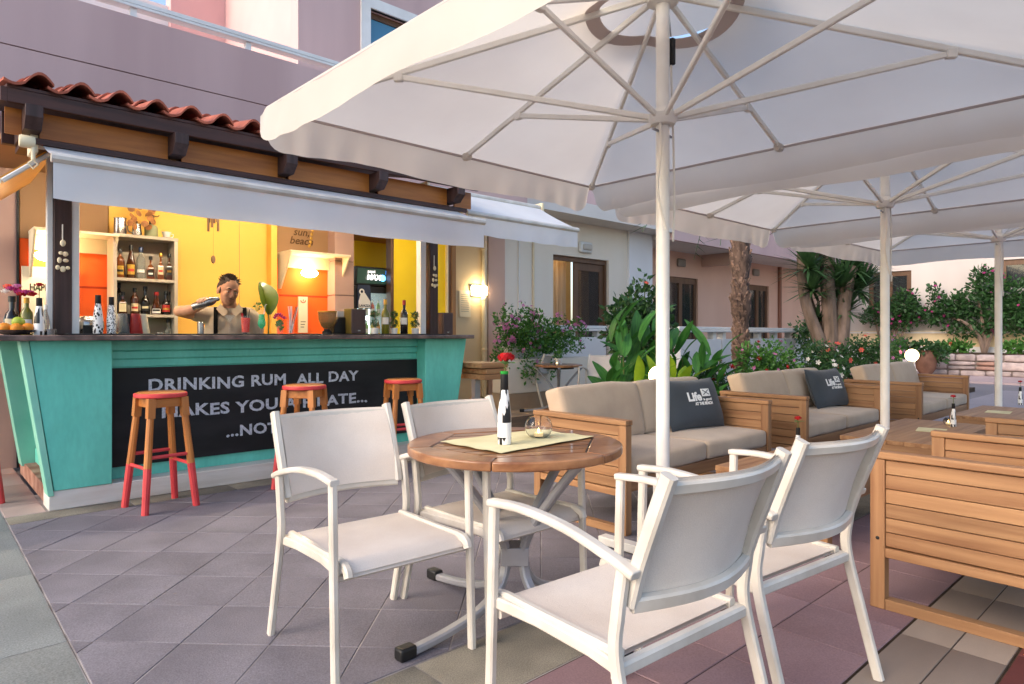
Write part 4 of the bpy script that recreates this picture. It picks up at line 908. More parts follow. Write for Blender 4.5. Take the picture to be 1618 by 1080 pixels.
def pattern_mat(name, kind_):
    m = M(name, 'f0efec', .3); t = m.node_tree; N, L = t.nodes, t.links; b = N['Principled BSDF']
    tc = N.new('ShaderNodeTexCoord'); sp = N.new('ShaderNodeSeparateXYZ'); L.new(tc.outputs['Object'], sp.inputs[0])
    at2 = N.new('ShaderNodeMath'); at2.operation = 'ARCTAN2'; L.new(sp.outputs[1], at2.inputs[0]); L.new(sp.outputs[0], at2.inputs[1])
    mu = N.new('ShaderNodeMath'); mu.operation = 'MULTIPLY'; L.new(at2.outputs[0], mu.inputs[0])
    mz = N.new('ShaderNodeMath'); mz.operation = 'MULTIPLY'; L.new(sp.outputs[2], mz.inputs[0]); cb = N.new('ShaderNodeCombineXYZ')
    L.new(mu.outputs[0], cb.inputs[0]); L.new(mz.outputs[0], cb.inputs[1])
    rp = N.new('ShaderNodeValToRGB'); rp.color_ramp.interpolation = 'CONSTANT'; rp.color_ramp.elements[0].color = (.012,.012,.014,1); rp.color_ramp.elements[1].color = (.86,.85,.83,1)
    if kind_ == 'hex':
        mu.inputs[1].default_value = 12/6.283; mz.inputs[1].default_value = 19.
        pg_ = N.new('ShaderNodeMath'); pg_.operation = 'PINGPONG'; pg_.inputs[1].default_value = .5; L.new(mu.outputs[0], pg_.inputs[0])
        ad = N.new('ShaderNodeMath'); ad.operation = 'MULTIPLY_ADD'; ad.inputs[1].default_value = .55; L.new(pg_.outputs[0], ad.inputs[0]); L.new(mz.outputs[0], ad.inputs[2])
        L.new(ad.outputs[0], cb.inputs[0]); L.new(mu.outputs[0], cb.inputs[1])
        br = N.new('ShaderNodeTexBrick'); br.inputs['Scale'].default_value = 1.; br.inputs['Brick Width'].default_value = 1.; br.inputs['Row Height'].default_value = 1.0; br.inputs['Mortar Size'].default_value = 0
        br.inputs['Color1'].default_value = (0,0,0,1); br.inputs['Color2'].default_value = (1,1,1,1); L.new(cb.outputs[0], br.inputs['Vector']); L.new(br.outputs[0], rp.inputs[0]); rp.color_ramp.elements[1].position = .5
    else:
        mu.inputs[1].default_value = 1.6 if kind_ == 'cow' else 3.2; mz.inputs[1].default_value = 38 if kind_ == 'cow' else 75
        vo = N.new('ShaderNodeTexVoronoi'); vo.inputs['Scale'].default_value = 1.; L.new(cb.outputs[0], vo.inputs['Vector']); L.new(vo.outputs[0], rp.inputs[0]); rp.color_ramp.elements[1].position = .42
    L.new(rp.outputs[0], b.inputs['Base Color']); return m
MT.update(pat_hex=pattern_mat('black_and_white_facets','hex'), pat_cow=pattern_mat('black_and_white_blotches','cow'), pat_spot=pattern_mat('black_and_white_specks','spot'), white_glaze=M('white_bottle_glaze','f0efec',.3), rimgreen=M('green_glass_rim','2f9a3a',.1))
def vase(label, loc, h=.29, r=.027, pat='pat_hex', rim=False, rz=0):
    t = thing('bottle_vase', label, 'vase', loc, rz)
    G().lathe([(0,0),(r*.95,0),(r,.004),(r*1.02,h*.06),(r,h*.38),(r*.86,h*.52),(r*.58,h*.74),(r*.56,h*.75)], 20).ob('painted_body', MT[pat], t)
    G().lathe([(r*.575,h*.745),(r*.60,h*.75),(r*.58,h*.96),(r*.5,h*.962),(r*.5,h*.9)], 18).ob('black_sleeve', MT['black'], t)
    if rim: G().lathe([(r*.5,h*.955),(r*.62,h*.965),(r*.62,h),(r*.48,h),(r*.48,h*.96)], 18).ob('glass_rim', MT['rimgreen'], t)
    if pat == 'pat_hex':
        G().lathe([(r*1.03,h*.10),(r*1.035,h*.10),(r*1.025,h*.30),(r*1.02,h*.30)], 20).ob('white_band', MT['white_glaze'], t)
    return t
def petal_ball(R_, n, m_seed=0, open_=.9):
    random.seed(m_seed); g = G()
    for i in range(n):
        t = (i+.5)/n; th = math.acos(1-1.45*t*open_); ph = i*2.39996; rr = R_*(.35+.65*math.sqrt(t))
        d = Vector((math.sin(th)*math.cos(ph), math.sin(th)*math.sin(ph), math.cos(th)*.75)); c = d*rr
        u_ = d.cross(Vector((0,0,1))); u_ = u_.normalized() if u_.length > .01 else Vector((1,0,0)); v_ = u_.cross(d)
        w_ = R_*.42
        g.add([c-u_*w_*.3-v_*w_*.5, c+u_*w_*.3-v_*w_*.5, c+u_*w_*.75+v_*w_*.2+d*w_*.12, c+u_*w_*.3+v_*w_*.62+d*w_*.4, c-u_*w_*.3+v_*w_*.62+d*w_*.4, c-u_*w_*.75+v_*w_*.2+d*w_*.12, c+d*w_*.02],
              [(0,1,6),(1,2,6),(2,3,6),(3,4,6),(4,5,6),(5,0,6)])
    g.ball((0,0,0), R_*.45, 8, 6); return g
def leaf_shape(L_, W_, curve=.25, n=5, fold=.12):
    g = G(); vs_ = []
    for i in range(n+1):
        t = i/n; wd = W_*math.sin(math.pi*min(1,(t*.93+.05)))**.8; z = -curve*L_*t*t
        vs_ += [(-wd/2, L_*t, z+fold*wd), (0, L_*t, z), (wd/2, L_*t, z+fold*wd)]
    return g.add(vs_, [(i*3+k, i*3+k+1, i*3+3+k+1, i*3+3+k) for i in range(n) for k in range(2)])
def flower(label, loc, h, R_, petal='redpetal', leaves=3, lean=(0,0), seed=1, name='rose', n=26):
    t = thing(name, label, 'flower', loc)
    G().tube(spline([(0,0,-.04),(lean[0]*.4,lean[1]*.4,h*.5),(lean[0],lean[1],h)],4), .0022, 6).ob('stem', MT['twig'], t)
    petal_ball(R_, n, seed).ob('bloom', MT[petal], t, (lean[0],lean[1],h+R_*.3), ang=80)
    for k in range(leaves):
        l = leaf_shape(R_*1.9, R_*1.0).ob('leaf', MT['leaf'], t, (lean[0]*.6,lean[1]*.6,h*.62), ang=80); l.rotation_euler = (R(20), 0, k*6.283/leaves+seed)
    return t
# on the round table
c = [fl(695,698,.722), fl(792,716,.722), fl(939,690,.722), fl(845,679,.722)]
def cloth(a, b):
    p = [Vector((*q_, .7232)) for q_ in c]; P_ = (p[0].lerp(p[1],a)).lerp(p[3].lerp(p[2],a), b)
    P_.z += .0016*math.sin(a*17+b*3)*(abs(b-.5)*2)**2 + .001*math.sin(b*13) + .0015; return P_
g = G().grid(cloth, 24, 24); n = len(g.v); g.add([(p[0],p[1],p[2]-.0014) for p in g.v[:n]], [tuple(reversed(f)) for f in g.f])
tag(g.ob('table_mat', MT['lime_cloth']), 'pale lime square cloth laid on the front round table', 'table mat')
vx = fl(797, 701, .726); vase('tall black and white bottle vase on the front round table', (*vx,.726), .295, .0275, rim=True, rz=R(30))
flower('full red rose in the bottle vase on the front round table', (*vx,1.02), .045, .034, leaves=2, seed=3, lean=(.006,-.004), n=40)
def candle_globe(label, loc, r=.06):
    t = thing('candle_globe', label, 'candle holder', loc)
    prof = [(r*math.sin(a), r*.93-r*.93*math.cos(a)) for a in [R(38+i*11.3) for i in range(10)]]; z0 = prof[0][1]
    pr_ = [(0,0)]+[(a, b-z0) for a, b in prof]; inner = [(a-.002, b-z0+.0015) for a, b in reversed(prof)]+[(0,.002)]
    G().lathe(pr_+inner, 26).ob('glass', MT['clear'], t, ang=60)
    G().lathe([(0,.004),(.019,.004),(.019,.018),(.017,.018),(0,.016)], 16).ob('tealight', MT['wax'], t)
    G().lathe([(0,.017),(.0035,.021),(.004,.026),(.0015,.036),(0,.040)], 10).ob('flame', MT['flame'], t)
cx_ = fl(851, 690, .726); candle_globe('round glass globe with a lit tealight on the front round table', (*cx_,.726))
# on the lounge tables
for (x, y, la, lb, pat) in ((4.04,1.80,'speckled bottle vase on the nearest coffee table','small red rose in the speckled vase on the nearest coffee table','pat_spot'),
                       (6.42,1.56,'black and white bottle vase on the middle coffee table','small red rose in the vase on the middle coffee table','pat_hex'),
                       (at(1612,1.55),1.55,'black and white bottle vase on the farthest coffee table','small red rose in the vase on the farthest coffee table','pat_hex')):
    vase(la, (x,y,.402), .20, .021, pat, rz=1.); flower(lb, (x,y,.602), .045, .021, leaves=3, seed=int(x*3))
def pad_mat(label, x, y, rz):
    tag(G().box(-.13,.13,-.10,.10,0,.002).ob('table_mat', MT['lime_cloth'], None, (x,y,.4015), rz=rz), label, 'table mat')
pad_mat('pale lime mat on the nearest coffee table', 3.95, 1.75, .3); pad_mat('pale lime mat on the middle coffee table', 6.05, 1.62, .2); pad_mat('pale lime mat on the farthest coffee table', 7.95, 1.55, .1)
candle_globe('low glass candle beside the vase on the middle coffee table', (6.52,1.62,.402), .04)
# patio table
x_, y_ = t2.location.x, t2.location.y
candle_globe('lit candle glass on the small patio table', (x_-.14,y_-.1,.722), .05)
tp = thing('potted_plant', 'tiny green plant in a white pot on the small patio table', 'plant', (x_-.02,y_-.02,.722)); G().lathe([(0,0),(.05,0),(.06,.09),(.05,.09),(0,.08)], 16).ob('pot', MT['pot_white'], tp)
def leaf_cloud(blobs, n, size, seed=0, hollow=.35, up=.3):
    """blobs: (centre, radii); leaf-sized folded faces spread through the volume"""
    rn = random.Random(seed); g = G(); vs_ = []; fs = []
    wts = [b[1][0]*b[1][1]*b[1][2] for b in blobs]
    for i in range(n):
        cb_, rb = rn.choices(blobs, wts)[0]
        while True:
            p = Vector((rn.uniform(-1,1), rn.uniform(-1,1), rn.uniform(-1,1)))
            if hollow < p.length < 1: break
        if p.length > .75 and noise.noise(p*2.3 + Vector(cb_)*1.7) < -.05: p *= .75
        P_ = Vector(cb_) + Vector((p.x*rb[0], p.y*rb[1], p.z*rb[2]))
        d = (p*.6 + Vector((rn.uniform(-1,1), rn.uniform(-1,1), rn.uniform(-1,1)+up))).normalized(); s_ = size*rn.uniform(.6,1.35)
        u_ = d.cross(Vector((rn.uniform(-1,1), rn.uniform(-1,1), rn.uniform(-1,1)))).normalized(); nrm = d.cross(u_)
        o = len(vs_); vs_ += [P_, P_+d*s_*.5+u_*s_*.27+nrm*s_*.08, P_+d*s_, P_+d*s_*.5-u_*s_*.27+nrm*s_*.08]
        fs += [(o,o+1,o+2),(o,o+2,o+3)]
    return g.add(vs_, fs)
leaf_cloud([((0,0,.14),(.07,.07,.07))], 160, .035, 5).ob('foliage', MT['leaf'], tp, ang=80)
# ------------------------------------------------------------------ behind and on the bar
ys = 6.9; xa, xb = at(179,ys), at(281,ys)
SH = thing('bottle_shelf', 'cream open shelf unit of bottles against the yellow wall', 'shelf', ((xa+xb)/2, ys, .9)); hw = (xb-xa)/2
G().box(-hw,-hw+.03,0,.26,-.0,1.17).box(hw-.03,hw,0,.26,0,1.17).ob('side_board', MT['shelfwhite'], SH); G().box(-hw+.031,hw-.031,.24,.258,0,1.17).ob('back_board', MT['shelfwhite'], SH)
SZ = (1.06, 1.36, 1.695)
for z in SZ: G().box(-hw+.0305,hw-.0305,.004,.239,z-.9-.028,z-.9).ob('shelf_board', MT['shelfwhite'], SH, bevel=.002)
G().box(-hw-.004,hw+.004,-.004,.262,1.171,1.20).ob('top_board', MT['shelfwhite'], SH, bevel=.002)
GB = 'spirit bottles on the bar shelf'
def sb(u, z, h, r, *a, y=7.0, **k):
    lab = a[0]; bottle(lab, (at(u,y), y, z+.001), h, r, *a[1:], group=GB, **k)
sb(190, SZ[2], .27, .036, 'amber bottle with yellow label at the wall-hood end of the upper shelf', 'g_whisky', 'l_yellow', 'c_black', 'round', lab2='l_black')
sb(207, SZ[2], .31, .038, 'tall slim amber bottle with bright yellow label on the upper shelf', 'g_brown', 'l_yellow', 'c_black', 'tall', lab2='l_red')
sb(222.5, SZ[2], .30, .038, 'clear bottle with dark blue cap on the upper shelf', 'g_clear', 'l_white', 'c_blue', 'round', (.2,.3))
sb(238, SZ[2], .22, .036, 'square dark bottle with black label on the upper shelf', 'g_whisky', 'l_black', 'c_black', 'squat', square=True, lab2='l_white')
sb(254, SZ[2], .26, .032, 'square whisky bottle with slanted red label and gold cap on the upper shelf', 'g_whisky', 'l_cream', 'c_gold', 'squat', (.2,.5), square=True, lab2='l_red')
sb(267.5, SZ[2], .26, .032, 'square whisky bottle with dark label beside the shelf end, upper row', 'g_brown', 'l_black', 'c_black', 'squat', (.2,.5), square=True, lab2='c_gold')
sb(188, SZ[1], .29, .034, 'dark round bottle standing behind the square liqueur, lower row', 'g_dark', None, 'c_black', y=7.07)
sb(194, SZ[1], .20, .040, 'square amber liqueur bottle with cream label, lower row', 'g_brown', 'l_cream', 'c_black', 'squat', (.1,.48), square=True, y=6.96)
sb(213, SZ[1], .245, .037, 'dark bottle with orange ribbon and cream label, lower row', 'g_brown', 'l_cream', 'c_black', 'round', lab2='l_red')
sb(229.5, SZ[1], .265, .040, 'black cream-liqueur bottle with tall neck, lower row', 'g_dark', 'l_black', 'c_black', 'squat', lab2='l_cream')
sb(247, SZ[1], .215, .046, 'bell-shaped dark bottle with red ribbon neck and white label, lower row', 'g_brown', 'l_white', 'c_red', 'cone', (.06,.26), lab2='l_black')
sb(262.5, SZ[1], .225, .040, 'round black bottle with red label, second from the shelf end, lower row', 'g_dark', 'l_red', 'c_black', 'squat', lab2='l_yellow')
sb(270.5, SZ[1], .23, .038, 'black bottle with gold and red label at the shelf end, lower row', 'g_dark', 'l_black', 'c_black', 'squat', lab2='l_red', y=7.05)
sb(231, SZ[0], .20, .034, 'green bottle low behind the red cups', 'g_green', 'l_white', 'c_white')
sb(266, SZ[0], .26, .040, 'pale clear bottle with white neck on the lowest shelf', 'g_clear', 'l_cream', 'c_black', 'squat')
for u in (251, 256): tag(G().lathe([(0,0),(.02,0),(.02,.13),(0,.13)], 12).ob('salt_shaker', MT['steel'], None, (at(u,6.98), 6.98, SZ[0]+.001)), 'small steel-topped shaker on the lowest shelf, %s the other' % ('left of' if u < 253 else 'right of'), 'shaker')
zt_ = 2.101
tag(G().lathe([(0,0),(.055,0),(.055,.005),(.052,.01),(.052,.15),(.056,.155),(.05,.155),(.048,.02),(0,.02)], 18).ob('tin_can', MT['steel'], None, (at(190,7.0),7.0,zt_)), 'plain steel tin on top of the bottle shelf', 'tin')
t = thing('milk_jug', 'steel milk jug on top of the bottle shelf', 'jug', (at(216,7.0),7.0,zt_)); G().lathe([(0,0),(.042,0),(.044,.02),(.036,.09),(.038,.115),(.034,.115),(.032,.09),(.04,.02),(0,.01)], 18).ob('body', MT['steel'], t); G().tube(spline([(-.038,0,.10),(-.075,0,.09),(-.07,0,.04),(-.042,0,.03)],5), .005, 6).ob('handle', MT['steel'], t); G().lathe([(.036,.115),(.015,.13),(.008,.145),(0,.146)], 14).ob('lid', MT['steel'], t)
t = thing('camping_burner', 'dull green gas burner on top of the bottle shelf', 'burner', (at(239,7.0),7.0,zt_)); G().lathe([(0,0),(.055,0),(.058,.012),(.058,.095),(.045,.115),(.02,.12),(.02,.125),(0,.125)], 20).ob('canister', M('dull_green_tin','7d7f5c',.5), t)
G().lathe([(.018,.125),(.022,.13),(.02,.17),(.028,.19),(.026,.205),(0,.205)], 14).ob('burner_head', MT['black'], t); G().tube(spline([(-.05,0,.20),(0,0,.215),(.05,0,.205),(.07,0,.22)],4), .005, 6).ob('pot_holder', MT['black'], t)
t = thing('coffee_cup', 'white cup and saucer on top of the bottle shelf', 'cup', (at(263,7.0),7.0,zt_)); G().lathe([(0,.006),(.025,.006),(.042,.06),(.045,.065),(.04,.062),(.022,.014),(0,.014)], 18).ob('cup', MT['pot_white'], t); G().lathe([(0,0),(.04,0),(.065,.008),(.06,.009),(0,.005)], 18).ob('saucer', MT['steel'], t); G().tube(spline([(.042,0,.05),(.062,0,.045),(.055,0,.02),(.034,0,.018)],5), .004, 6).ob('handle', MT['pot_white'], t)
MT['dried'] = M('dried_leaf', 'a9713f', .7, col2='7d4f2c', scale=20, rnd=.3)
for u, nm in ((211,'hanging garland of round dried petals above the tin'),(233,'dried leafy sprig hanging above the gas burner')):
    t = thing('dried_garland', nm, 'garland', (at(u,6.95),6.95,2.45)); G().tube([(0,0,.15),(.01,0,-.1),(.02,0,-.30)], .0012, 5).ob('thread', MT['dried'], t)
    for i in range(10):
        l = G().lathe([(0,0),(.03,.004),(.032,.006),(0,.008)], 10).ob('petal', MT['dried'], t, (random.uniform(-.03,.06), random.uniform(-.02,.02), .02-.032*i)); l.rotation_euler = (R(random.uniform(50,110)), 0, random.uniform(-.8,.8))
t = thing('wind_chime', 'dark bamboo wind chime hanging before the yellow wall', 'wind chime', (at(337,6.6),6.6,2.25)); MT['bamboo'] = M('dark_bamboo','5c3a1e',.6)
G().lathe([(0,.18),(.07,.18),(.07,.20),(0,.20)], 16).ob('top_disc', MT['bamboo'], t)
for i in range(6):
    a = i*1.047; L_ = random.uniform(.16,.30); G().tube([(.045*math.cos(a),.045*math.sin(a),.16),(.045*math.cos(a),.045*math.sin(a),.16-L_)], .011, 8).ob('chime_tube', MT['bamboo'], t)
G().tube([(0,0,.18),(0,0,-.33)], .001, 4).ob('string', MT['bamboo'], t); G().lathe([(0,-.012),(.03,-.01),(.03,.01),(0,.012)], 14).xf(Matrix.Translation((0,0,-.36)) @ Matrix.Rotation(R(80),4,'X') @ Matrix.Diagonal((.6,1.3,1,1))).ob('clapper', MT['bamboo'], t)
def shells(label, u, y, z):
    t = thing('shell_ornament', label, 'ornament', (at(u,y), y, z)); G().tube([(0,0,.15),(0,0,0)], .004, 6).ob('cord', MT['rope'], t); G().ball((0,-.01,.02), (.017,.010,.024), 10, 7).ob('shell', MT['hood'], t)
    for i, (a, b) in enumerate(((-.012,-.05),(.014,-.055),(-.02,-.10),(.016,-.10),(-.03,-.15),(0,-.16),(.028,-.15))): G().ball((a,-.012,b), (.0135+.004*(i%2),.010,.013+.004*(i%3)), 8, 6).ob('shell', MT['hood'], t)
shells('string of white shells hanging on the dark post by the bottle end', 99, 5.45, 1.78); shells('string of shells hanging on the far dark post by the yellow panel', 686, 5.45, 1.82)
# signs
t = thing('menu_sign', 'cream happy hour poster on the orange wall behind the white post', 'sign', (at(80,7.15),7.15,1.5)); G().box(-.21,.21,0,.015,-.38,.27).ob('panel', MT['signpaper'], t)
lettering('HAPPY HOUR', .085, MT['ink'], t, (-.155,-.002,.06), align='LEFT', offset=.002, width=.36)
t = thing('menu_sign', 'white menu panel with red smile mark on the orange wall', 'sign', (at(479,7.14),7.14,1.39)); G().box(-.055,.055,0,.02,-.20,.21).ob('panel', MT['signpaper'], t)
G().tube(spline([(-.03,-.003,.17),(-.02,-.003,.15),(0,-.003,.142),(.02,-.003,.15),(.03,-.003,.17)],4), .004, 6).box(-.004,.004,-.004,-.001,.16,.18).ob('smile_mark', MT['redprint'], t)
for i in range(3): G().box(-.03,.03-.01*i,-.002,-.0005,-.08-.03*i,-.072-.03*i).ob('print_line', MT['ink'], t)
t = thing('wall_lettering', 'brown script reading time sun beach on the taupe bulkhead', 'lettering', (at(476,7.18),7.18,2.3))
for s_, z in (('time',.10),('sun,',-.0),('beach',-.10)): lettering(s_, .12, MT['inkgold'], t, (0,-.002,z), shear=.25, offset=.0015)
t = thing('dried_garland', 'gold shell garland beside the script lettering', 'garland', (at(491,7.1),7.1,2.33)); G().tube([(0,0,.2),(0,0,-.16)], .0012, 5).ob('thread', MT['dried'], t)
for i in range(7): G().ball((random.uniform(-.02,.03),0,.12-.045*i), (.018,.006,.02), 8, 6).ob('shell', MT['c_gold'], t)
# fridge
yf = 8.0; xa, xb = at(557,yf), at(616.5,yf); t = thing('drinks_fridge', 'tall dark drinks fridge with lit header and glass door', 'fridge', ((xa+xb)/2,yf,0)); hw = (xb-xa)/2
G().box(-hw,-hw+.05,0,.55,.05,1.83).box(hw-.05,hw,0,.55,.05,1.83).box(-hw+.05,hw-.05,.5,.55,.05,1.83).box(-hw+.05,hw-.05,0,.5,.05,.2).ob('cabinet', MT['black'], t)
G().box(-hw+.051,hw-.051,.48,.499,.2,1.82).ob('lit_lining', MT['glowfridge'], t); G().box(-hw+.05,hw-.05,.02,.49,1.79,1.828).ob('ceiling', MT['black'], t)
hd = G().prism([(-hw,-.05,1.835),(-hw,.5,1.835),(-hw,.5,2.09),(-hw,-.09,2.09)], (2*hw,0,0)).ob('header', MT['black'], t, bevel=.01)
G().add([(-hw+.03,-.062,1.865),(hw-.03,-.062,1.865),(hw-.03,-.092,2.065),(-hw+.03,-.092,2.065)], [(0,1,2,3)]).ob('lit_face', MT['glowsign'], hd)
lettering('pepsi', .055, MT['glowtext'], hd, (-.06,-.097,2.01), offset=.0005); lettering('MAX', .10, MT['glowtext'], hd, (-.03,-.10,1.915), shear=.2, offset=.003, spacing=.95)
G().ball((.115,-.098,1.945),(.045,.008,.045),14,8).ob('round_mark', MT['glowblue'], hd); G().box(hw-.13,hw-.04,-.098,-.092,2.0,2.05).ob('display', M('display_blue','14305c',.3,emit='2f6fd0',es=1.2), hd)
dr = G().box(-hw+.002,-hw+.055,-.03,-.002,.1,1.83).box(hw-.055,hw-.002,-.03,-.002,.1,1.83).box(-hw+.055,hw-.055,-.031,-.003,1.74,1.83).box(-hw+.055,hw-.055,-.031,-.003,.1,.2).ob('door', MT['black'], t, bevel=.004)
G().box(-hw+.056,hw-.056,-.022,-.012,.2,1.74).ob('pane', M('fridge_pane','c8dcdc',.03,alpha=.12,spec=.8), dr)
for i, z in enumerate((.55,.85,1.15,1.43)): G().box(-hw+.052,hw-.052,.06,.47,z,z+.015).ob('shelf', MT['whitemetal'], t)
fc = ['e8a23a','e0e4e0','c8402c','7fae4a','e9c54a']; MT.update({'drink%d'%i: M('drink_colour%d'%i, c_, .2) for i, c_ in enumerate(fc)})
for z in (1.166,1.446,.866):
    for i in range(5):
        x = -hw+.11+i*(2*hw-.22)/4; tb = bottle('%s drink bottle on the %s fridge shelf, %s along it' % (['amber','white','red','green','yellow'][(i+int(z*10))%5], {1.166:'middle',1.446:'upper',.866:'lower'}[z], ['first','second','third','fourth','last'][i]), (t.location.x+x, yf+.14, z), .2, .028, 'drink%d'%((i+int(z*10))%5), 'l_white', 'c_white', group='bottles in the drinks fridge')
t = thing('coffee_banner', 'navy and white coffee banner hanging on the fridge door', 'banner', (at(576,7.95),7.95,1.50)); G().prism([(-.11,0,.02),(.11,0,.02),(.085,0,.36),(-.105,0,.36)], (0,.012,0)).ob('cloth', M('navy_paper','24304a',.6), t)
G().prism([(-.09,-.003,.03),(.09,-.003,.03),(.09,-.003,.12),(.0,-.003,.24),(-.06,-.003,.22),(-.09,-.003,.12)], (0,.002,0)).ob('white_shape', MT['whiteprint'], t); lettering('LAVAZZA', .045, M('navy_print','24304a',.6), t, (0,-.006,.045), offset=.0015, width=.165)
G().lathe([(.02,0),(.04,0),(.04,.003),(.02,.003)], 18).xf(Matrix.Translation((-.045,-.006,.25)) @ Matrix.Rotation(R(90),4,'X')).ob('ring_mark', MT['whiteprint'], t)
# things on the counter
ZM = ZC+.0112
def cn(u, y=5.5, z=None): return (at(u,y), y, ZM if z is None else z)
vase('cow-patterned bottle vase on the bar beside the white post', cn(155,5.45), .285, .032, 'pat_cow'); vase('speckled bottle vase on the bar beside the cow-patterned one', cn(176,5.45), .275, .030, 'pat_spot')
L0 = ZC+.0005
v = cn(62,5.30,L0); vase('faceted black and white bottle vase at the bar corner', v, .255, .029, 'pat_hex'); flower('dark red rose with wide leaves at the bar corner', (v[0],v[1],v[2]+.255), .07, .022, leaves=4, seed=9)
v = cn(19,5.55,L0); bottle('round dark bottle used as a vase behind the fruit', v, .26, .048, 'g_dark','l_cream','c_black','squat'); 
t = thing('flower_bunch', 'magenta and white flowers in the dark bottle at the bar corner', 'flowers', (v[0],v[1],v[2]+.262))
for i in range(6): petal_ball(.028, 16, i).ob('bloom', MT[['magenta','magenta','coralpetal','whitepetal','magenta','pinkpetal'][i]], t, (.035*math.cos(i*1.1), .03*math.sin(i*1.1), .03+.018*(i%3)), ang=80)
v = cn(42,5.50,L0); bottle('olive green wine bottle with white label used as a vase', v, .25, .036, 'g_olive','l_white','c_gold','wine',(.15,.42))
t = thing('flower_bunch', 'pink red blossom head in the olive wine bottle', 'flowers', (v[0],v[1],v[2]+.255))
for i in range(7): petal_ball(.027, 16, i+9).ob('bloom', MT['magenta' if i%2 else 'redpetal'], t, (.036*math.cos(i*.9), .03*math.sin(i*.9), .02+.014*(i%2)), ang=80)
v = cn(25,5.33,L0); t = thing('fruit_bowl', 'wire bowl at the bar corner', 'bowl', v); G().lathe([(0,.004),(.07,.004),(.115,.03),(.12,.034),(.114,.033),(.07,.008),(0,.008)], 24).ob('bowl', MT['steel'], t)
MT['orangefruit'] = M('orange_peel','e38a1e',.5,bump=.3,bscale=300); MT['limefruit'] = M('lime_peel','9cb03a',.45,bump=.2,bscale=200)
for i, (dx, dy, dz, m, la) in enumerate(((-.06,-.02,.045,'orangefruit','orange at the open side of the wire bowl'),(.0,-.045,.042,'orangefruit','orange at the front of the wire bowl'),(.062,-.01,.045,'orangefruit','orange nearest the faceted bottle vase'),(.015,.02,.085,'limefruit','lime lying on top of the oranges'))):
    tag(G().ball((0,0,0), (.038,.038,.035), 16, 10).ob('orange' if m[0] == 'o' else 'lime', MT[m], None, (v[0]+dx,v[1]+dy,v[2]+dz)), la, 'fruit')
bottle('clear glass cruet beside the faceted bottle vase', cn(72,5.42,L0), .20, .025, 'g_clear', None, 'c_white', 'tall'); tag(G().lathe([(0,0),(.035,0),(.04,.04),(.036,.04),(.03,.006),(0,.006)], 18).ob('steel_bowl', MT['steel'], None, cn(79,5.33,L0)), 'little steel bowl beside the post base', 'bowl')
v = cn(141,5.62); t = thing('toaster', 'rounded steel juicer behind the cow-patterned vase', 'juicer', v); G().pad((0,0,.06),(.17,.12,.12),.045,.01,8).ob('body', MT['steel'], t, ang=60); G().box(-.05,.05,-.075,-.058,.0,.06).ob('drip_tray', MT['black'], t)
for i, (u, m) in enumerate(((194,'g_clear'),(203,'mat'),(214,'c_red'),(225,'hood'))):
    v = cn(u,5.6+.03*(i%2)); tag(G().lathe([(0,0),(.05,0),(.052,.006),(.03,.15),(.027,.15),(.046,.008),(0,.008)], 18).ob('cup_stack', MT[m], None, v), ['upturned clear cup stack on the bar mat','upturned black cup stack on the bar mat','upturned dark red cup stack on the bar mat','upturned cream cup stack on the bar mat'][i], 'cups')
tag(G().lathe([(0,0),(.024,0),(.024,.088),(.02,.092),(.02,.09),(0,.088)], 18).ob('jigger', MT['steel'], None, cn(317,5.42)), 'small steel measuring cup in front of the bartender', 'jigger')
t = thing('martini_glass', 'stemmed glass under the shaker on the bar', 'glass', cn(363,5.45)); G().lathe([(0,0),(.035,0),(.035,.003),(.004,.008),(.0035,.085),(.045,.15),(.044,.15),(0,.087)], 20).ob('glass', MT['thin'], t)
def drink(label, loc, prof, fillc, lvl):
    t = thing('cocktail', label, 'cocktail', loc); G().lathe(prof+[(max(0,r-.0022),z+.001) for r, z in reversed(prof)], 20).ob('glass', MT['thin'], t, ang=60)
    lp_ = [(max(0,r-.003), z+.002) for r, z in prof if lvl[0] <= z <= lvl[1]]; G().lathe([(0,lp_[0][1])]+lp_+[(0,lp_[-1][1])], 20).ob('liquid', MT[fillc], t, ang=60); return t
MT['redjuice'] = M('red_cocktail','c81e0c',.25,col2='d8441a',scale=14,emit='c01c0c',es=.08); MT['greenjuice'] = M('green_cocktail','16a35a',.2,col2='2fc49a',scale=10,emit='0f9a50',es=.12)
t = drink('red iced cocktail in a straight glass beside the bartender', cn(388,5.47), [(0,0),(.03,0),(.032,.01),(.035,.06),(.038,.11),(.0385,.128),(.04,.145)], 'redjuice', (.005,.13)); 
G().tube([(.01,0,.05),(.03,-.01,.2)], .003, 6).ob('straw', MT['black'], t); G().lathe([(0,0),(.02,0),(.02,.005),(0,.005)], 12).xf(Matrix.Translation((-.03,0,.15)) @ Matrix.Rotation(R(80),4,'Y')).ob('garnish', MT['redpetal'], t)
hp_ = [(0,0),(.032,0),(.033,.004),(.006,.012),(.006,.03),(.012,.04),(.032,.065),(.035,.09),(.027,.13),(.026,.16),(.034,.205)]
t = drink('bright green cocktail in a curved stemmed glass', cn(413.5,5.47), hp_, 'greenjuice', (.04,.195))
l = G().lathe([(0,-.004),(.03,-.004),(.03,.004),(0,.004)], 12).xf(Matrix.Translation((-.045,0,.215)) @ Matrix.Rotation(R(80),4,'Y')).ob('pineapple_slice', M('pineapple','d8b85a',.5), t); leaf_cloud([((-.03,0,.235),(.02,.02,.02))], 20, .03, 2).ob('pineapple_leaf', MT['leaf'], t); G().tube(spline([(.012,0,.1),(.028,0,.23),(.045,0,.245)],4), .0028, 6).ob('straw', MT['whiteprint'], t)
t = thing('palm_leaf_ornament', 'big glossy folded green leaf standing before the yellow pier', 'leaf', cn(424,5.6)); 
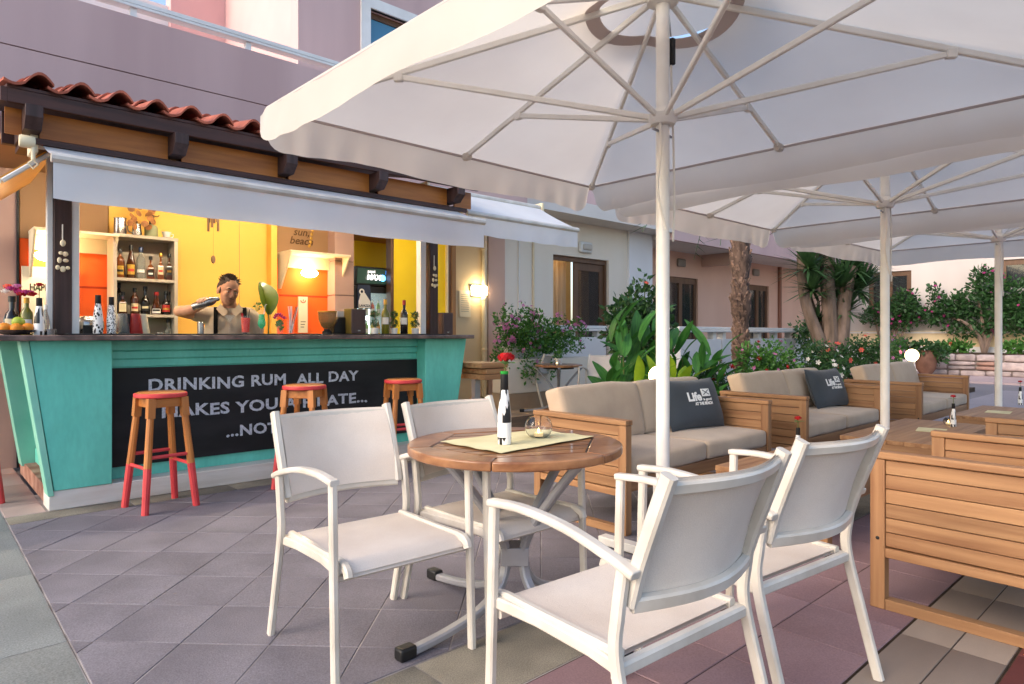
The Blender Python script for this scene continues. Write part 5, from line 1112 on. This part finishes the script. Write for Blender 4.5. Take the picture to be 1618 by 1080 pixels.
g = leaf_shape(.34,.17,.25,8,.5); g.xf(Matrix.Rotation(R(72),4,'X')); g.xf(Matrix.Translation((0,0,.16))); g.ob('blade', M('glossy_leaf','6a7a1c',.35,col2='4a6318',scale=6,coat=.3), t, ang=80); g = leaf_shape(.26,.12,.35,8,-.5); g.xf(Matrix.Rotation(R(1.2),4,'Z') @ Matrix.Rotation(R(80),4,'X')); g.xf(Matrix.Translation((.035,.02,.19))); g.ob('blade', MT['leaf_lime'], t, ang=80); G().tube(spline([(0,0,0),(.005,0,.1),(0,0,.18)],4), .006, 8).ob('stalk', MT['twig'], t)
t = thing('flower_glass', 'glass of magenta bougainvillea sprigs on the bar', 'flowers', cn(442,5.45)); G().lathe([(0,0),(.028,0),(.034,.1),(.032,.1),(.026,.004),(0,.004)], 18).ob('glass', MT['thin'], t); leaf_cloud([((0,0,.07),(.025,.025,.05))], 60, .03, 4).ob('foliage', MT['leaf'], t, ang=80)
for i in range(7): petal_ball(.022, 9, i).ob('bloom', MT['magenta'], t, (.04*math.cos(i*.9), .03*math.sin(i*.9), .135+.014*(i%3)), ang=80)
t = thing('straw_glass', 'glass holding black and white straws on the bar', 'glass', cn(459,5.45)); G().lathe([(0,0),(.03,0),(.034,.115),(.032,.115),(.028,.004),(0,.004)], 18).ob('glass', MT['thin'], t)
for i in range(9): a = random.uniform(-.3,.45); G().tube([(random.uniform(-.015,.015),random.uniform(-.015,.015),.006),(a*.12+.02,random.uniform(-.02,.02),.235)], .003, 6).ob('straw', MT['whiteprint' if i%3 else 'black'], t)
t = thing('coffee_grinder', 'coffee grinder with clear smoked hopper on the bar', 'grinder', cn(517,5.6)); G().lathe([(0,0),(.045,0),(.045,.02),(.03,.03),(.03,.045),(0,.045)], 20).ob('base', MT['black'], t); G().lathe([(.03,.046),(.055,.07),(.078,.13),(.085,.195),(.08,.195),(.074,.13),(.05,.072),(.028,.05)], 24).ob('hopper', M('smoked_hopper','b08a58',.08,alpha=.5,spec=.7), t)
G().lathe([(.02,.052),(.046,.072),(.06,.10),(0,.108)], 20).ob('coffee_beans', M('coffee_beans','241509',.6,bump=.8,bscale=200), t); G().lathe([(0,.196),(.086,.196),(.086,.208),(0,.212)], 24).ob('lid', MT['c_gold'], t)
v = cn(543,5.62); t = thing('card_terminal', 'black till machine with paper between grinder and loudspeaker', 'till', v); G().prism([(-.10,0,0),(.10,0,0),(.10,0,.155),(-.05,0,.16),(-.10,0,.06)], (0,.12,0)).ob('body', MT['black'], t, bevel=.01); G().box(-.05,.06,.03,.06,.161,.21).ob('paper', MT['whiteprint'], t)
MT['speakerbox'] = M('brown_speaker_cloth','5a4846',.6,col2='544240',scale=6,fine=.05)
for u, y, la, w_, h_ in ((566,5.52,'brown box loudspeaker on the bar beside the little topiaries',.155,.235),(707,5.62,'brown box loudspeaker behind the far dark post',.135,.235)):
    t = thing('loudspeaker', la, 'loudspeaker', (at(u,y),y,ZM if u < 700 else ZC+.0005)); G().box(-w_/2,w_/2,0,.13,0,h_).ob('cabinet', M('speaker_side','6b5a22' if u<600 else '3d302e',.6), t, bevel=.004); G().box(-w_/2+.004,w_/2-.004,-.014,-.0005,.004,h_-.004).ob('front_grille', MT['speakerbox'], t, bevel=.004); G().box(-.014,.014,-.0165,-.0142,.025,.032).ob('badge', MT['steel'], t)
for i, (u, la) in enumerate(((592,'tiny two-ball topiary in white pot next to the loudspeaker'),(622.5,'tiny two-ball topiary in white pot between the two wine bottles'),(656,'tiny two-ball topiary in white pot nearest the white post'))):
    t = thing('topiary', la, 'plant', cn(u,5.45), 0, 'three topiaries on the bar'); G().lathe([(0,0),(.032,0),(.036,.055),(.032,.055),(0,.05)], 18).ob('pot', MT['pot_white'], t); G().tube([(0,0,.05),(0,0,.2)], .004, 6).ob('stem', MT['bark'], t)
    for z, r_ in ((.10,.042),(.182,.037)): leaf_cloud([((0,0,z),(r_,r_,r_))], 260, .016, int(u+z*100), .55).ob('leaf_ball', MT['leaf_dark'], t, ang=80)
bottle('olive white-wine bottle with white label on the bar', cn(609,5.45), .325, .037, 'g_olive','l_white','c_gold','wine',(.28,.48)); bottle('dark red-wine bottle with red capsule and white label on the bar', cn(638.5,5.45), .325, .037, 'g_dark','l_white','c_red','wine',(.28,.48))
# ledge of stacked planks at the end of the bar
x, y = 4.40, 5.25; t = thing('plank_ledge', 'stacked pine plank ledge on a grey leg at the end of the bar', 'ledge', (x,y,0)); 
for i, (z, w_) in enumerate(((.885,.30),(.825,.27),(.768,.32))): G().box(-w_/2-.05*(i==0),w_/2,-.22,.22,z-.055,z-.003).ob('plank', MT['teak_x'], t, bevel=.004)
G().box(-.13,-.06,-.03,.03,0,.71).ob('leg', MT['galv'], t)
# ------------------------------------------------------------------ the bartender
MT['skin'] = M('skin','cf9a7a',.5,col2='c48c6e',scale=20,bump=.05,bscale=200)
def skin_with_stubble():
    m = MT['skin']; t = m.node_tree; N, L = t.nodes, t.links; b = N['Principled BSDF']; src = b.inputs['Base Color'].links[0].from_socket
    tc = N.new('ShaderNodeTexCoord'); vd = N.new('ShaderNodeVectorMath'); vd.operation = 'DISTANCE'; vd.inputs[1].default_value = (.03,-.105,1.462); L.new(tc.outputs['Object'], vd.inputs[0])
    mr = N.new('ShaderNodeMapRange'); mr.inputs[1].default_value = .082; mr.inputs[2].default_value = .05; mr.inputs[3].default_value = 0; mr.inputs[4].default_value = .5; L.new(vd.outputs['Value'], mr.inputs[0])
    mx = N.new('ShaderNodeMix'); mx.data_type = 'RGBA'; L.new(mr.outputs[0], mx.inputs[0]); L.new(src, mx.inputs[6]); mx.inputs[7].default_value = (*hexc('5a4034'),1); L.new(mx.outputs[2], b.inputs['Base Color'])
skin_with_stubble()
MT['hair'] = M('dark_brown_hair','2a1d15',.7,col2='46332a',scale=60); MT['shirt'] = M('beige_shirt','b9a791',.85,col2='ad9a84',scale=5,bump=.15,bscale=40)
by = 5.93; bx = at(362, by); face = math.atan2(-bx, by)          # turned to face the terrace
PN = thing('person', 'bartender in beige shirt and black braces pouring from a steel shaker', 'person', (bx, by, 0), math.atan2(by, bx)-R(90))
def limb(g, pts, rs, n=12):
    g.tube(spline(pts,4) if len(pts) > 2 else pts, [rs[min(int(i/4*1.0),len(rs)-1)] + ((rs[min(int(i/4)+1,len(rs)-1)]-rs[min(int(i/4),len(rs)-1)])*((i%4)/4)) for i in range((len(pts)-1)*4+1)] if len(pts) > 2 else rs, n)
    for p, r in zip(pts, rs): g.ball(p, r, 12, 8)
HD = Matrix.Translation((-.005,-.03,1.548)) @ Matrix.Rotation(R(20),4,'Z') @ Matrix.Rotation(R(14),4,'X') @ Matrix.Rotation(R(7),4,'Y')
body = G()
o = len(body.v)                                                    # head, in its own frame: z up, face towards -y, half height .125
body.ball((0,.012,.035), (.078,.096,.098), 20, 14); body.ball((0,-.025,-.04), (.066,.068,.085), 18, 12); body.ball((0,-.052,-.088), (.036,.034,.032), 12, 8)
for s_ in (-1,1): body.ball((s_*.036,-.062,-.022), (.026,.024,.028), 10, 8); body.ball((s_*.032,-.080,.026), (.03,.014,.011), 10, 6); body.ball((s_*.082,.012,-.01), (.012,.022,.034), 10, 8)
body.tube([(0,-.086,.018),(0,-.104,-.022),(0,-.107,-.03)], [.009,.013,.012], 8); body.ball((0,-.104,-.032), (.017,.014,.012), 10, 8)
body.ball((0,-.087,-.060), (.026,.012,.007), 10, 6); body.ball((0,-.085,-.072), (.022,.012,.007), 10, 6)
body.xf(HD, o)
limb(body, [(.01,.03,1.36),(.0,.0,1.47)], [.062,.058])
limb(body, [(0,.06,.92),(0,.05,1.1),(0,.03,1.24),(.01,.03,1.33)], [.12,.11,.11,.075])
limb(body, [(-.16,.02,1.335),(-.285,-.04,1.345),(-.385,-.10,1.365)], [.058,.05,.045]); limb(body, [(-.385,-.10,1.365),(-.30,-.18,1.375),(-.215,-.25,1.405)], [.046,.044,.031])
limb(body, [(.17,.03,1.33),(.225,.02,1.20),(.245,-.01,1.06)], [.058,.05,.042]); limb(body, [(.245,-.01,1.06),(.235,-.1,1.04),(.20,-.19,1.045)], [.042,.036,.028])
for s_ in (-1,1): limb(body, [(s_*.09,.05,.92),(s_*.1,.04,.5),(s_*.1,.06,.08)], [.085,.06,.045]); limb(body, [(s_*.1,.06,.05),(s_*.11,-.1,.035)], [.04,.035])
# hand on the shaker: axis of the shaker
SA, SB = Vector((-.275,-.30,1.392)), Vector((-.075,-.335,1.468)); sax = (SB-SA).normalized(); mid = SA.lerp(SB,.42); upv = Vector((0,.25,1)); upv = (upv - sax*upv.dot(sax)).normalized(); sid = sax.cross(upv)
pc = mid + (-sid if sid.y < 0 else sid)*.0
back_ = sid if sid.y > 0 else -sid
palm = mid + upv*.030 + back_*.040 - sax*.02
body.ball(palm, (.040,.030,.030), 12, 8); limb(body, [(-.215,-.25,1.405), tuple(palm)], [.031,.030])
for i in range(4):
    b0 = mid + sax*(-.035+.0225*i); L_ = (.92,1.05,1.0,.84)[i]
    k1 = b0 + back_*.030 + upv*.034; k2 = b0 + back_*.002 + upv*(.047*L_); k3 = b0 - back_*.032*L_ + upv*.030; k4 = b0 - back_*.042 + upv*(.030-.03*L_)
    limb(body, [tuple(palm+sax*(.012*(i-1.2))), tuple(k1), tuple(k2)], [.013,.0105,.0098], 8); limb(body, [tuple(k2), tuple(k3), tuple(k4)], [.0098,.0092,.008], 8)
limb(body, [tuple(palm-upv*.01), tuple(mid+sax*.03+back_*.040-upv*.004), tuple(mid+sax*.055+back_*.030-upv*.022)], [.014,.0115,.0095], 8)
# other hand, resting behind the counter edge
body.ball((.19,-.235,1.05), (.034,.045,.02), 10, 8)
for i in range(4): limb(body, [(.165+.017*i,-.265,1.05),(.16+.017*i,-.30-.006*(i in (1,2)),1.045),(.158+.017*i,-.322-.008*(i in (1,2)),1.028)], [.0095,.009,.0078], 8)
limb(body, [(.165,-.215,1.055),(.135,-.245,1.052),(.125,-.27,1.042)], [.012,.0105,.009], 8)
bo = body.ob('body', MT['skin'], PN); rm = bo.modifiers.new('one_surface','REMESH'); rm.mode = 'VOXEL'; rm.voxel_size = .0048; rm.use_smooth_shade = True; sm = bo.modifiers.new('soft','SMOOTH'); sm.factor = .5; sm.iterations = 4
MT['blackweb'] = M('black_webbing','0d0d0e',.95,spec=.1)
sh = G(); limb(sh, [(0,.06,.90),(0,.05,1.06),(0,.025,1.2),(.005,.02,1.33)], [.15,.152,.150,.095], 16)
for s_ in (-1,1): limb(sh, [(s_*.05,.03,1.0),(s_*.075,.03,1.2),(s_*.10,.03,1.30)], [.135,.13,.095]); sh.ball((s_*.075,-.035,1.25), (.09,.085,.10), 14, 10)
limb(sh, [(-.10,.03,1.33),(-.17,.015,1.335),(-.255,-.025,1.345)], [.085,.074,.066]); limb(sh, [(.11,.03,1.33),(.175,.03,1.325),(.225,.02,1.21)], [.085,.076,.066])
so = sh.ob('shirt', MT['shirt'], PN); rm = so.modifiers.new('one_surface','REMESH'); rm.mode = 'VOXEL'; rm.voxel_size = .008; rm.use_smooth_shade = True; sm = so.modifiers.new('soft','SMOOTH'); sm.iterations = 6
for pp_ in ([(-.068,-.045,1.43),(-.012,-.125,1.355),(-.045,-.130,1.325),(-.100,-.075,1.385)],[(.078,-.045,1.43),(.022,-.125,1.355),(.055,-.130,1.325),(.110,-.075,1.385)],[(-.068,-.045,1.43),(-.100,-.075,1.385),(-.09,.05,1.40),(-.06,.06,1.445)],[(.078,-.045,1.43),(.110,-.075,1.385),(.10,.05,1.40),(.07,.06,1.445)]): G().prism(pp_, (0,.006,.008)).ob('collar', MT['shirt'], so)
for s_, x in ((-1,-.105),(1,.125)): 
    G().sweep(spline([(x*.95,.06,1.40),(x,-.03,1.395),(x,-.122,1.31),(x,-.150,1.2),(x*.98,-.140,1.05),(x*.98,-.11,.95)],5), .034, .010, (0,-1,.3)).ob('brace', MT['blackweb'], so)
for z in (1.30,1.23,1.16): G().ball((.006,-.128-.02*(1.30-z),z), (.006,.004,.006), 8, 5).ob('button', MT['shirt'], so)
tr = G(); limb(tr, [(0,.06,1.0),(0,.05,.9)], [.15,.15])
for s_ in (-1,1): limb(tr, [(s_*.085,.05,.92),(s_*.1,.04,.5),(s_*.1,.06,.08)], [.105,.08,.065])
to = tr.ob('trousers', M('dark_trousers','24252a',.9), PN); rm = to.modifiers.new('one_surface','REMESH'); rm.mode = 'VOXEL'; rm.voxel_size = .012; rm.use_smooth_shade = True
hg = G(); o = 0; random.seed(5)
hg.ball((0,.022,.050), (.0808,.0985,.088), 18, 12); 
for s_ in (-1,1): hg.ball((s_*.060,.045,.018), (.0215,.052,.055), 10, 8); hg.ball((s_*.0735,-.005,.0), (.006,.010,.030), 8, 6)
for i in range(420):
    a = random.uniform(0,6.283); e = random.uniform(.25,1.5); d = Vector((math.cos(a)*math.cos(e), math.sin(a)*math.cos(e), math.sin(e)))
    if d.y < -.45 and d.z < .62: continue
    p = Vector((0,.022,.05)) + Vector((d.x*.078,d.y*.094,d.z*.084)); q_ = p + d*random.uniform(.004,.019) + Vector((random.uniform(-.014,.014),-.016*random.random()+.004,.006))
    hg.tube([p, q_], [.0045,.001], 4, False)
hg.xf(HD).ob('hair', MT['hair'], PN, ang=60)
for s_ in (-1,1):
    e = G().ball((s_*.032,-.0785,.006), (.0135,.010,.0055), 12, 8); e.xf(HD).ob('eye', M('eye_white%d'%s_,'c9bfb4',.3), PN); 
    G().ball((s_*.032,-.0870,.005), (.0068,.003,.0052), 10, 6).xf(HD).ob('iris', M('iris%d'%s_,'1c120c',.2), PN)
    G().tube([(s_*.014,-.093,.028),(s_*.032,-.092,.036),(s_*.052,-.078,.031)], [.0045,.006,.003], 6).xf(HD).ob('eyebrow', MT['hair'], PN)
G().tube([(-.024,-.096,-.0655),(0,-.1005,-.0665),(.024,-.096,-.0655)], [.002,.0035,.002], 6).xf(HD).ob('lips', M('lips','8a4a40',.5), PN)
G().tube([(-.028,-.094,-.056),(0,-.1025,-.050),(.028,-.094,-.056)], [.002,.0035,.002], 6).xf(HD).ob('moustache', M('stubble_hair','5c4234',.8), PN)
skr = thing('cocktail_shaker', 'brushed steel cocktail shaker in the bartender\'s hand', 'shaker', (bx,by,0), math.atan2(by,bx)-R(90))
Mx = Matrix.Translation(SA) @ sax.to_track_quat('Z','Y').to_matrix().to_4x4(); LL = (SB-SA).length
G().lathe([(0,0),(.028,0),(.031,.004),(.036,LL*.62),(.036,LL*.65)], 24).xf(Mx).ob('cup', MT['steel'], skr); G().lathe([(.037,LL*.64),(.037,LL*.68),(.030,LL*.80),(.019,LL*.87),(.0185,LL*.99),(.016,LL),(0,LL)], 24).xf(Mx).ob('strainer_top', MT['steel'], skr)

# ------------------------------------------------------------------ lamps in the garden
def globe_lamp(label, x, y, z, r, h0=0):
    t = thing('globe_lamp', label, 'lamp', (x,y,h0)); G().ball((0,0,z-h0), r, 22, 14).ob('lit_globe', MT['globe'], t); G().tube([(0,0,0),(0,0,z-h0-r*.9)], .03, 12).ob('post', MT['pipe'], t); G().lathe([(.03,z-h0-r*1.12),(.055,z-h0-r*1.1),(.055,z-h0-r*.86),(.03,z-h0-r*.85)], 14).ob('collar', MT['whitepaint'], t)
globe_lamp('lit globe lamp low among the canna leaves behind the nearest sofa', *rd((1040-809)/1040*5.9,5.9), .80, .085, .06)
globe_lamp('lit globe lamp on a post beyond the farthest sofa', *rd((1441-809)/1040*11.2,11.2), .815, .105)

# ------------------------------------------------------------------ plants
def blossom_mesh(name, m, r, n=5):
    g = G()
    for k in range(n):
        a = 6.283*k/n; c_, s_ = math.cos(a), math.sin(a); cr = lambda rr, da, z: (rr*math.cos(a+da), rr*math.sin(a+da), z)
        g.add([(0,0,0), cr(r*.7,-.5,r*.22), cr(r,0,r*.30), cr(r*.7,.5,r*.22)], [(0,1,2),(0,2,3)])
    me = g.mesh(name, 80); me.materials.append(m); return me
BM = {k: blossom_mesh('blossom', MT[k], r, n) for k, r, n in (('pinkpetal',.036,5),('magenta',.05,5),('coralpetal',.045,6),('whitepetal',.04,5))}
rb = petal_ball(.036, 14, 2).mesh('blossom', 80); rb.materials.append(MT['redpetal']); BM['redpetal'] = rb
def plant(name, label, loc, blobs, n, size, leafm='leaf', stems=(), fl_=(), seed=0, cat='plant', hollow=.35, group=None, scale=1.):
    t = thing(name, label, cat, loc, 0, group); rn = random.Random(seed)
    leaf_cloud(blobs, n, size, seed, hollow).ob('foliage', MT[leafm], t, ang=80)
    if stems == (): stems = [[(b[0][0]*.3, b[0][1]*.3, 0), tuple(Vector(b[0])*.8), b[0]] for b in blobs]
    g = G()
    for s_ in stems: g.tube(spline(s_,3), [.012*scale*(1-.6*i/(3*(len(s_)-1))) for i in range(3*(len(s_)-1)+1)], 5)
    if g.v: g.ob('stems', MT['bark' if scale > 1.5 else 'twig'], t)
    for kd, cnt in fl_:
        for i in range(cnt):
            cb_, rb_ = rn.choice(blobs); d = Vector((rn.gauss(0,1)-.5, rn.gauss(0,1)-.8, rn.gauss(0,1)+.5)).normalized()
            p = Vector(cb_) + Vector((d.x*rb_[0], d.y*rb_[1], d.z*rb_[2]))*1.02
            o = mk('blossom', BM[kd], None, t, p); o.rotation_euler = d.to_track_quat('Z','Y').to_euler(); s2 = rn.uniform(.75,1.2); o.scale = (s2,)*3
    return t
# vine on the patio planter
vx0 = at(850,7.6); vy = 7.55
def rel(u, y, z): return (at(u,y)-vx0, y-vy, z-.75)
bl = [(rel(850,7.6,1.15),(.62,.28,.33)),(rel(815,7.65,1.2),(.42,.22,.28)),(rel(800,7.7,1.42),(.25,.2,.15)),(rel(880,7.55,1.02),(.5,.25,.22)),(rel(905,7.6,1.2),(.28,.16,.14)),(rel(835,7.6,1.48),(.2,.15,.14)),(rel(793,7.6,.85),(.15,.15,.35)),(rel(838,7.42,.72),(.22,.1,.35)),(rel(918,7.6,1.32),(.12,.1,.08)),(rel(875,7.4,.62),(.15,.1,.2))]
rv_ = random.Random(77)
for i in range(22):
    b_ = rv_.choice(bl[:7]); a_ = rv_.uniform(-.4,3.5); bl.append(((b_[0][0]+math.cos(a_)*b_[1][0]*1.05, b_[0][1]-.05, b_[0][2]+math.sin(a_)*b_[1][2]*1.15), (rv_.uniform(.05,.13), .07, rv_.uniform(.05,.13))))
plant('flowering_vine', 'bushy vine with small pink flowers trailing over the patio planter', (vx0,vy,.75), bl, 3600, .065, 'leaf', [], [('pinkpetal',110)], 11, 'vine', .2)
# cannas
def canna(label, loc, n, hmin, hmax, spread, mat_, Lm, Wm, seed):
    t = thing('canna', label, 'plant', loc); rn = random.Random(seed)
    ms = []
    for k in range(3):
        me = leaf_shape(Lm*(.85+.15*k), Wm*(.9+.1*k), .28+.1*k, 7, .14).mesh('leaf', 80); me.materials.append(MT[mat_]); ms.append(me)
    for i in range(n):
        a = rn.uniform(0,6.283); r_ = spread*math.sqrt(rn.random()); x, y = r_*math.cos(a)*1.5, r_*math.sin(a); h = rn.uniform(hmin,hmax)
        if i % 3 == 0: G().tube([(x*.8,y*.8,0),(x,y,h)], [.012,.006], 6).ob('stem', MT['twig'], t)
        o = mk('leaf', rn.choice(ms), None, t, (x,y,h)); o.rotation_euler = (R(rn.uniform(48,84)), R(rn.uniform(-25,25)), rn.uniform(0,6.283)); s2 = rn.uniform(.75,1.2); o.scale = (s2,)*3
    return t
canna('tall dark-green canna clump behind the nearest sofa', (5.95,4.45,.06), 60, .35,1.15,.33,'leaf_canna',.40,.125,3)
canna('lime-green canna leaves lit by the globe lamp', (5.4,3.78,.06), 34, .2,.66,.24,'leaf_lime',.34,.10,4)
canna('upright bright canna clump beside the parasol pole', (6.4,4.1,.06), 44, .25,.9,.34,'leaf_canna',.38,.085,6)
plant('leafy_shrub', 'dark leafy shrub rising above the canna clump', (6.7,4.95,.06), [((-.1,0,1.15),(.42,.35,.42)),((.15,.1,1.5),(.3,.25,.3)),((-.35,0,1.3),(.25,.25,.3)),((.3,0,1.1),(.3,.3,.5)),((.1,0,1.75),(.12,.1,.16))], 2300, .085, 'leaf_dark', (), [('coralpetal',5)], 21)
def bed_plant(name, label, u, d, w_, h_, n, size, leafm, fl_, seed):
    x, y = rd((u-809)/1040*d, d); rn = random.Random(seed); bl = []
    for i in range(6):
        bl.append(((rn.uniform(-w_,w_)*.55, rn.uniform(-.2,.2), h_*rn.uniform(.4,.72)), (w_*.42, .3, h_*rn.uniform(.22,.38))))
    plant(name, label, (x,y,.06), bl, n, size, leafm, (), fl_, seed)
bed_plant('rose_bush', 'rose bush with bright red blooms between the two nearer sofas', 1118, 8.2, .38, .82, 900, .07, 'leaf_dark', [('redpetal',16)], 31)
bed_plant('rose_bush', 'broad flowering bush with small red and pink blooms behind the palm trunk', 1215, 9.9, .62, 1.0, 2100, .075, 'leaf', [('redpetal',7),('pinkpetal',14)], 32)
bed_plant('leafy_shrub', 'fine olive-green shrub at the foot of the palm', 1185, 9.2, .35, .62, 1100, .05, 'leaf', [('pinkpetal',9)], 33)
bed_plant('leafy_shrub', 'dark shrub with white and coral flowers below the yucca', 1300, 10.6, .65, 1.0, 1900, .06, 'leaf_dark', [('whitepetal',16),('coralpetal',7)], 34)
bed_plant('leafy_shrub', 'dense shrub with scattered coral flowers beyond the middle sofa', 1368, 11.5, .7, 1.15, 2300, .065, 'leaf_dark', [('coralpetal',8),('pinkpetal',6)], 35)
bed_plant('leafy_shrub', 'lilac-flowered bush beside the lit globe lamp on the post', 1415, 13.5, .5, 1.1, 1500, .065, 'leaf', [('pinkpetal',22)], 36)
bed_plant('leafy_shrub', 'small dark rounded shrub on the balustrade terrace behind the yucca', 1276, 14.4, .4, 1.7, 700, .10, 'leaf_dark', [], 37)
# palm
px_, py_ = rd((1170-809)/1040*10.2, 10.2); PT = thing('palm_tree', 'palm with rough brown fibre trunk in the garden bed', 'tree', (px_,py_,.05)); hP = 4.3
def ptr(z): return .105 + .03*min(1, z/2.2) + .02*math.sin(z*9)
G().tube([(.02*math.sin(z*1.3), 0, z) for z in [i*.1 for i in range(44)]], [ptr(i*.1)*(1+.06*random.random()) for i in range(44)], 14).ob('trunk', MT['palmbark'], PT)
sb_ = G().prism([(-.045,0,0),(.045,0,0),(.025,-.03,.13),(-.02,-.035,.14)], (0,.03,.01)).mesh('leaf_stub', 30); sb_.materials.append(MT['palmstub'])
for i in range(230):
    z = .15+3.0*i/230; a = i*2.39996; r_ = ptr(z)-.012; o = mk('leaf_stub', sb_, None, PT, (r_*math.cos(a), r_*math.sin(a), z)); o.rotation_euler = (R(random.uniform(-8,14)), random.uniform(-.3,.3), a+R(90)); o.scale = (random.uniform(.5,1.0),)*3
cr_ = G()
for i in range(26):
    a = i*2.39996; el = R(75-i*4.5); L_ = 1.7; pts = [(0,0,hP-.05)]
    for k in range(1,9): t_ = k/8; pts.append((math.cos(a)*L_*t_*math.cos(el*.9), math.sin(a)*L_*t_*math.cos(el*.9), hP+L_*(math.sin(el)*t_-.55*t_*t_)))
    cr_.tube(pts, [.018-.0018*k for k in range(9)], 4)
    for k in range(2,9):
        for s_ in (-1,1):
            for e in range(3):
                p = Vector(pts[k-1]).lerp(Vector(pts[k]), e/3); d = Vector((-math.sin(a)*s_+math.cos(a)*.7, math.cos(a)*s_+math.sin(a)*.7, -.35)).normalized()*.42*(1.1-.5*abs(k/8-.5)); sd_ = Vector((math.cos(a),math.sin(a),0))*.018
                cr_.add([p-sd_, p+sd_, p+d], [(0,1,2)])
cr_.ob('crown', MT['leaf_yucca'], PT, ang=80)
# yucca
yx, yy_ = rd((1312-809)/1040*12.4, 12.4); YT = thing('yucca_tree', 'many-stemmed yucca tree with spiky leaf heads', 'tree', (yx,yy_,.05)); c_, s_ = math.sin(YAW), -math.cos(YAW)
def yp(du, z, dd=0): k = du*12.4/1040; return (k*c_ + dd*math.cos(YAW), k*s_ + dd*math.sin(YAW), z)
G().tube([yp(0,0),yp(2,.35),yp(0,.75)], [.30,.25,.24], 12).ob('trunk', MT['bark'], YT)
limbs = [([yp(-2,.6),yp(-20,1.1),yp(-38,1.7),yp(-45,2.3),yp(-44,3.05)], .13), ([yp(0,.6),yp(-8,1.3,.3),yp(-22,2.0,.4),yp(-17,3.1,.5)], .10), ([yp(2,.6),yp(-1,1.4),yp(-4,2.2),yp(0,2.9),yp(8,3.4)], .15), ([yp(8,.5),yp(17,1.1),yp(23,1.8),yp(35,2.4)], .17), ([yp(2,1.4),yp(-3,2.4,.3),yp(-8,3.3,.4)], .09)]
for pts, r_ in limbs: sp_ = spline(pts,5); G().tube(sp_, [r_*(1-.45*i/len(sp_)) for i in range(len(sp_))], 10).ob('limb', MT['bark'], YT)
def rosette(c, n, L_, seed):
    rn = random.Random(seed); g = G()
    for i in range(n):
        a = rn.uniform(0,6.283); el = R(rn.uniform(-22,86)); d = Vector((math.cos(a)*math.cos(el), math.sin(a)*math.cos(el), math.sin(el))); sd_ = Vector((-math.sin(a),math.cos(a),0))*.026; L2 = L_*rn.uniform(.75,1.15)
        p1 = d*L2*.5; p2 = d*L2 + Vector((0,0,-.10*L2)); g.add([-sd_*.7, sd_*.7, p1+sd_, p1-sd_, p2], [(0,1,2,3),(3,2,4)])
    g.ob('leaf_head', MT['leaf_yucca'], YT, c, ang=80)
for i, (du, z, n, L_) in enumerate(((-38,2.35,150,.72),(-30,1.95,120,.66),(-15,2.9,90,.7),(20,2.0,150,.8),(40,2.35,190,.9),(52,1.95,170,.85),(32,1.55,130,.7),(2,3.35,80,.7),(-8,1.3,70,.5))): rosette(yp(du,z,.05*i-.1), n, L_, i)
# bougainvillea on the far wall and plants on the stone wall
def farp(u, d): return rd((u-809)/1040*d, d)
def fard(u, X=23.1): return X/(math.cos(YAW)+math.sin(YAW)*(u-809)/1040)
bx_, by_ = farp(1555, fard(1555)); 
def fb(u, v, d=0, w_=.6, h_=.45): d = fard(u); x, y = farp(u, d); return ((x-bx_, y-by_, CAM_H-(v-528)*d/1040-.6), (.35, w_, h_))
plant('bougainvillea', 'large dark bougainvillea spread over the white wall above the stone wall', (bx_,by_,.6), [fb(1540,480,w_=1.0,h_=.5),fb(1500,490,w_=.7,h_=.45),fb(1470,500,w_=.5,h_=.3),fb(1560,450,w_=.5,h_=.5),fb(1600,470,w_=.7,h_=.6),fb(1590,510,w_=.8,h_=.4),fb(1530,520,w_=.7,h_=.25),fb(1478,465,w_=.22,h_=.35),fb(1550,435,w_=.2,h_=.3),fb(1630,490,w_=.8,h_=.6)], 5200, .13, 'leaf_dark',
      [[(0,0,0),(-.1,.1,.5),(-.2,.4,.9),fb(1500,500)[0]],[(0,0,0),(0,-.2,.6),fb(1590,500)[0]],[(0,0,0),(0,0,.6),fb(1545,470)[0]]], [('magenta',38)], 41, 'shrub', .3, scale=6)
bx2, by2 = farp(1400, fard(1400)); bx_, by_ = bx2, by2
plant('bougainvillea', 'bougainvillea with purple blooms under the brown window', (bx2,by2,.6), [fb(1400,490,20.3,.6,.3),fb(1430,480,20.3,.5,.5),fb(1380,500,20.3,.4,.3),fb(1415,510,20.3,.6,.25),fb(1445,495,20.3,.4,.25)], 2000, .13, 'leaf_dark', (), [('magenta',26)], 42, 'shrub', .3, scale=4)
for i, (u, la, kd) in enumerate(((1505,'low plant with one red bloom on top of the stone wall','coralpetal'),(1610,'leafy geranium clump on the stone wall at the picture edge','redpetal'))):
    x, y = farp(u, fard(u,22.4)); plant('geranium', la, (x,y,.64), [((0,0,.16),(.3,.5,.2))], 420, .13, 'leaf', (), [(kd,3)], 50+i)
x, y = farp(1463, fard(1463,21.2)); t = thing('clay_jar', 'big terracotta jar with a plant beside the stone wall', 'jar', (x,y,0)); G().lathe([(0,0),(.12,0),(.24,.2),(.27,.42),(.24,.6),(.18,.68),(.2,.72),(.17,.71),(.13,.64),(0,.6)], 24).ob('jar', MT['clay'], t)
leaf_cloud([((0,0,.80),(.36,.36,.2)),((-.3,.45,.75),(.3,.35,.3)),((.1,-.3,.62),(.2,.25,.3))], 700, .13, 61).ob('foliage', MT['leaf_dark'], t, ang=80)
# leaf litter on the paving
for i, (u, v) in enumerate(((122,870),(280,938),(720,968))):
    x, y = fl(u, v); o = leaf_shape(.035 if i == 3 else .018,.006,.1).ob('fallen_twig', MT['bark'], None, (x,y,.004), rz=i*1.3); tag(o, ['tiny dry leaf bit on the paving before the flared bar panel','tiny reddish twig on the open grey paving','curled dry twig on the paving beside the table foot'][i], 'twig', 'dry bits on the paving')
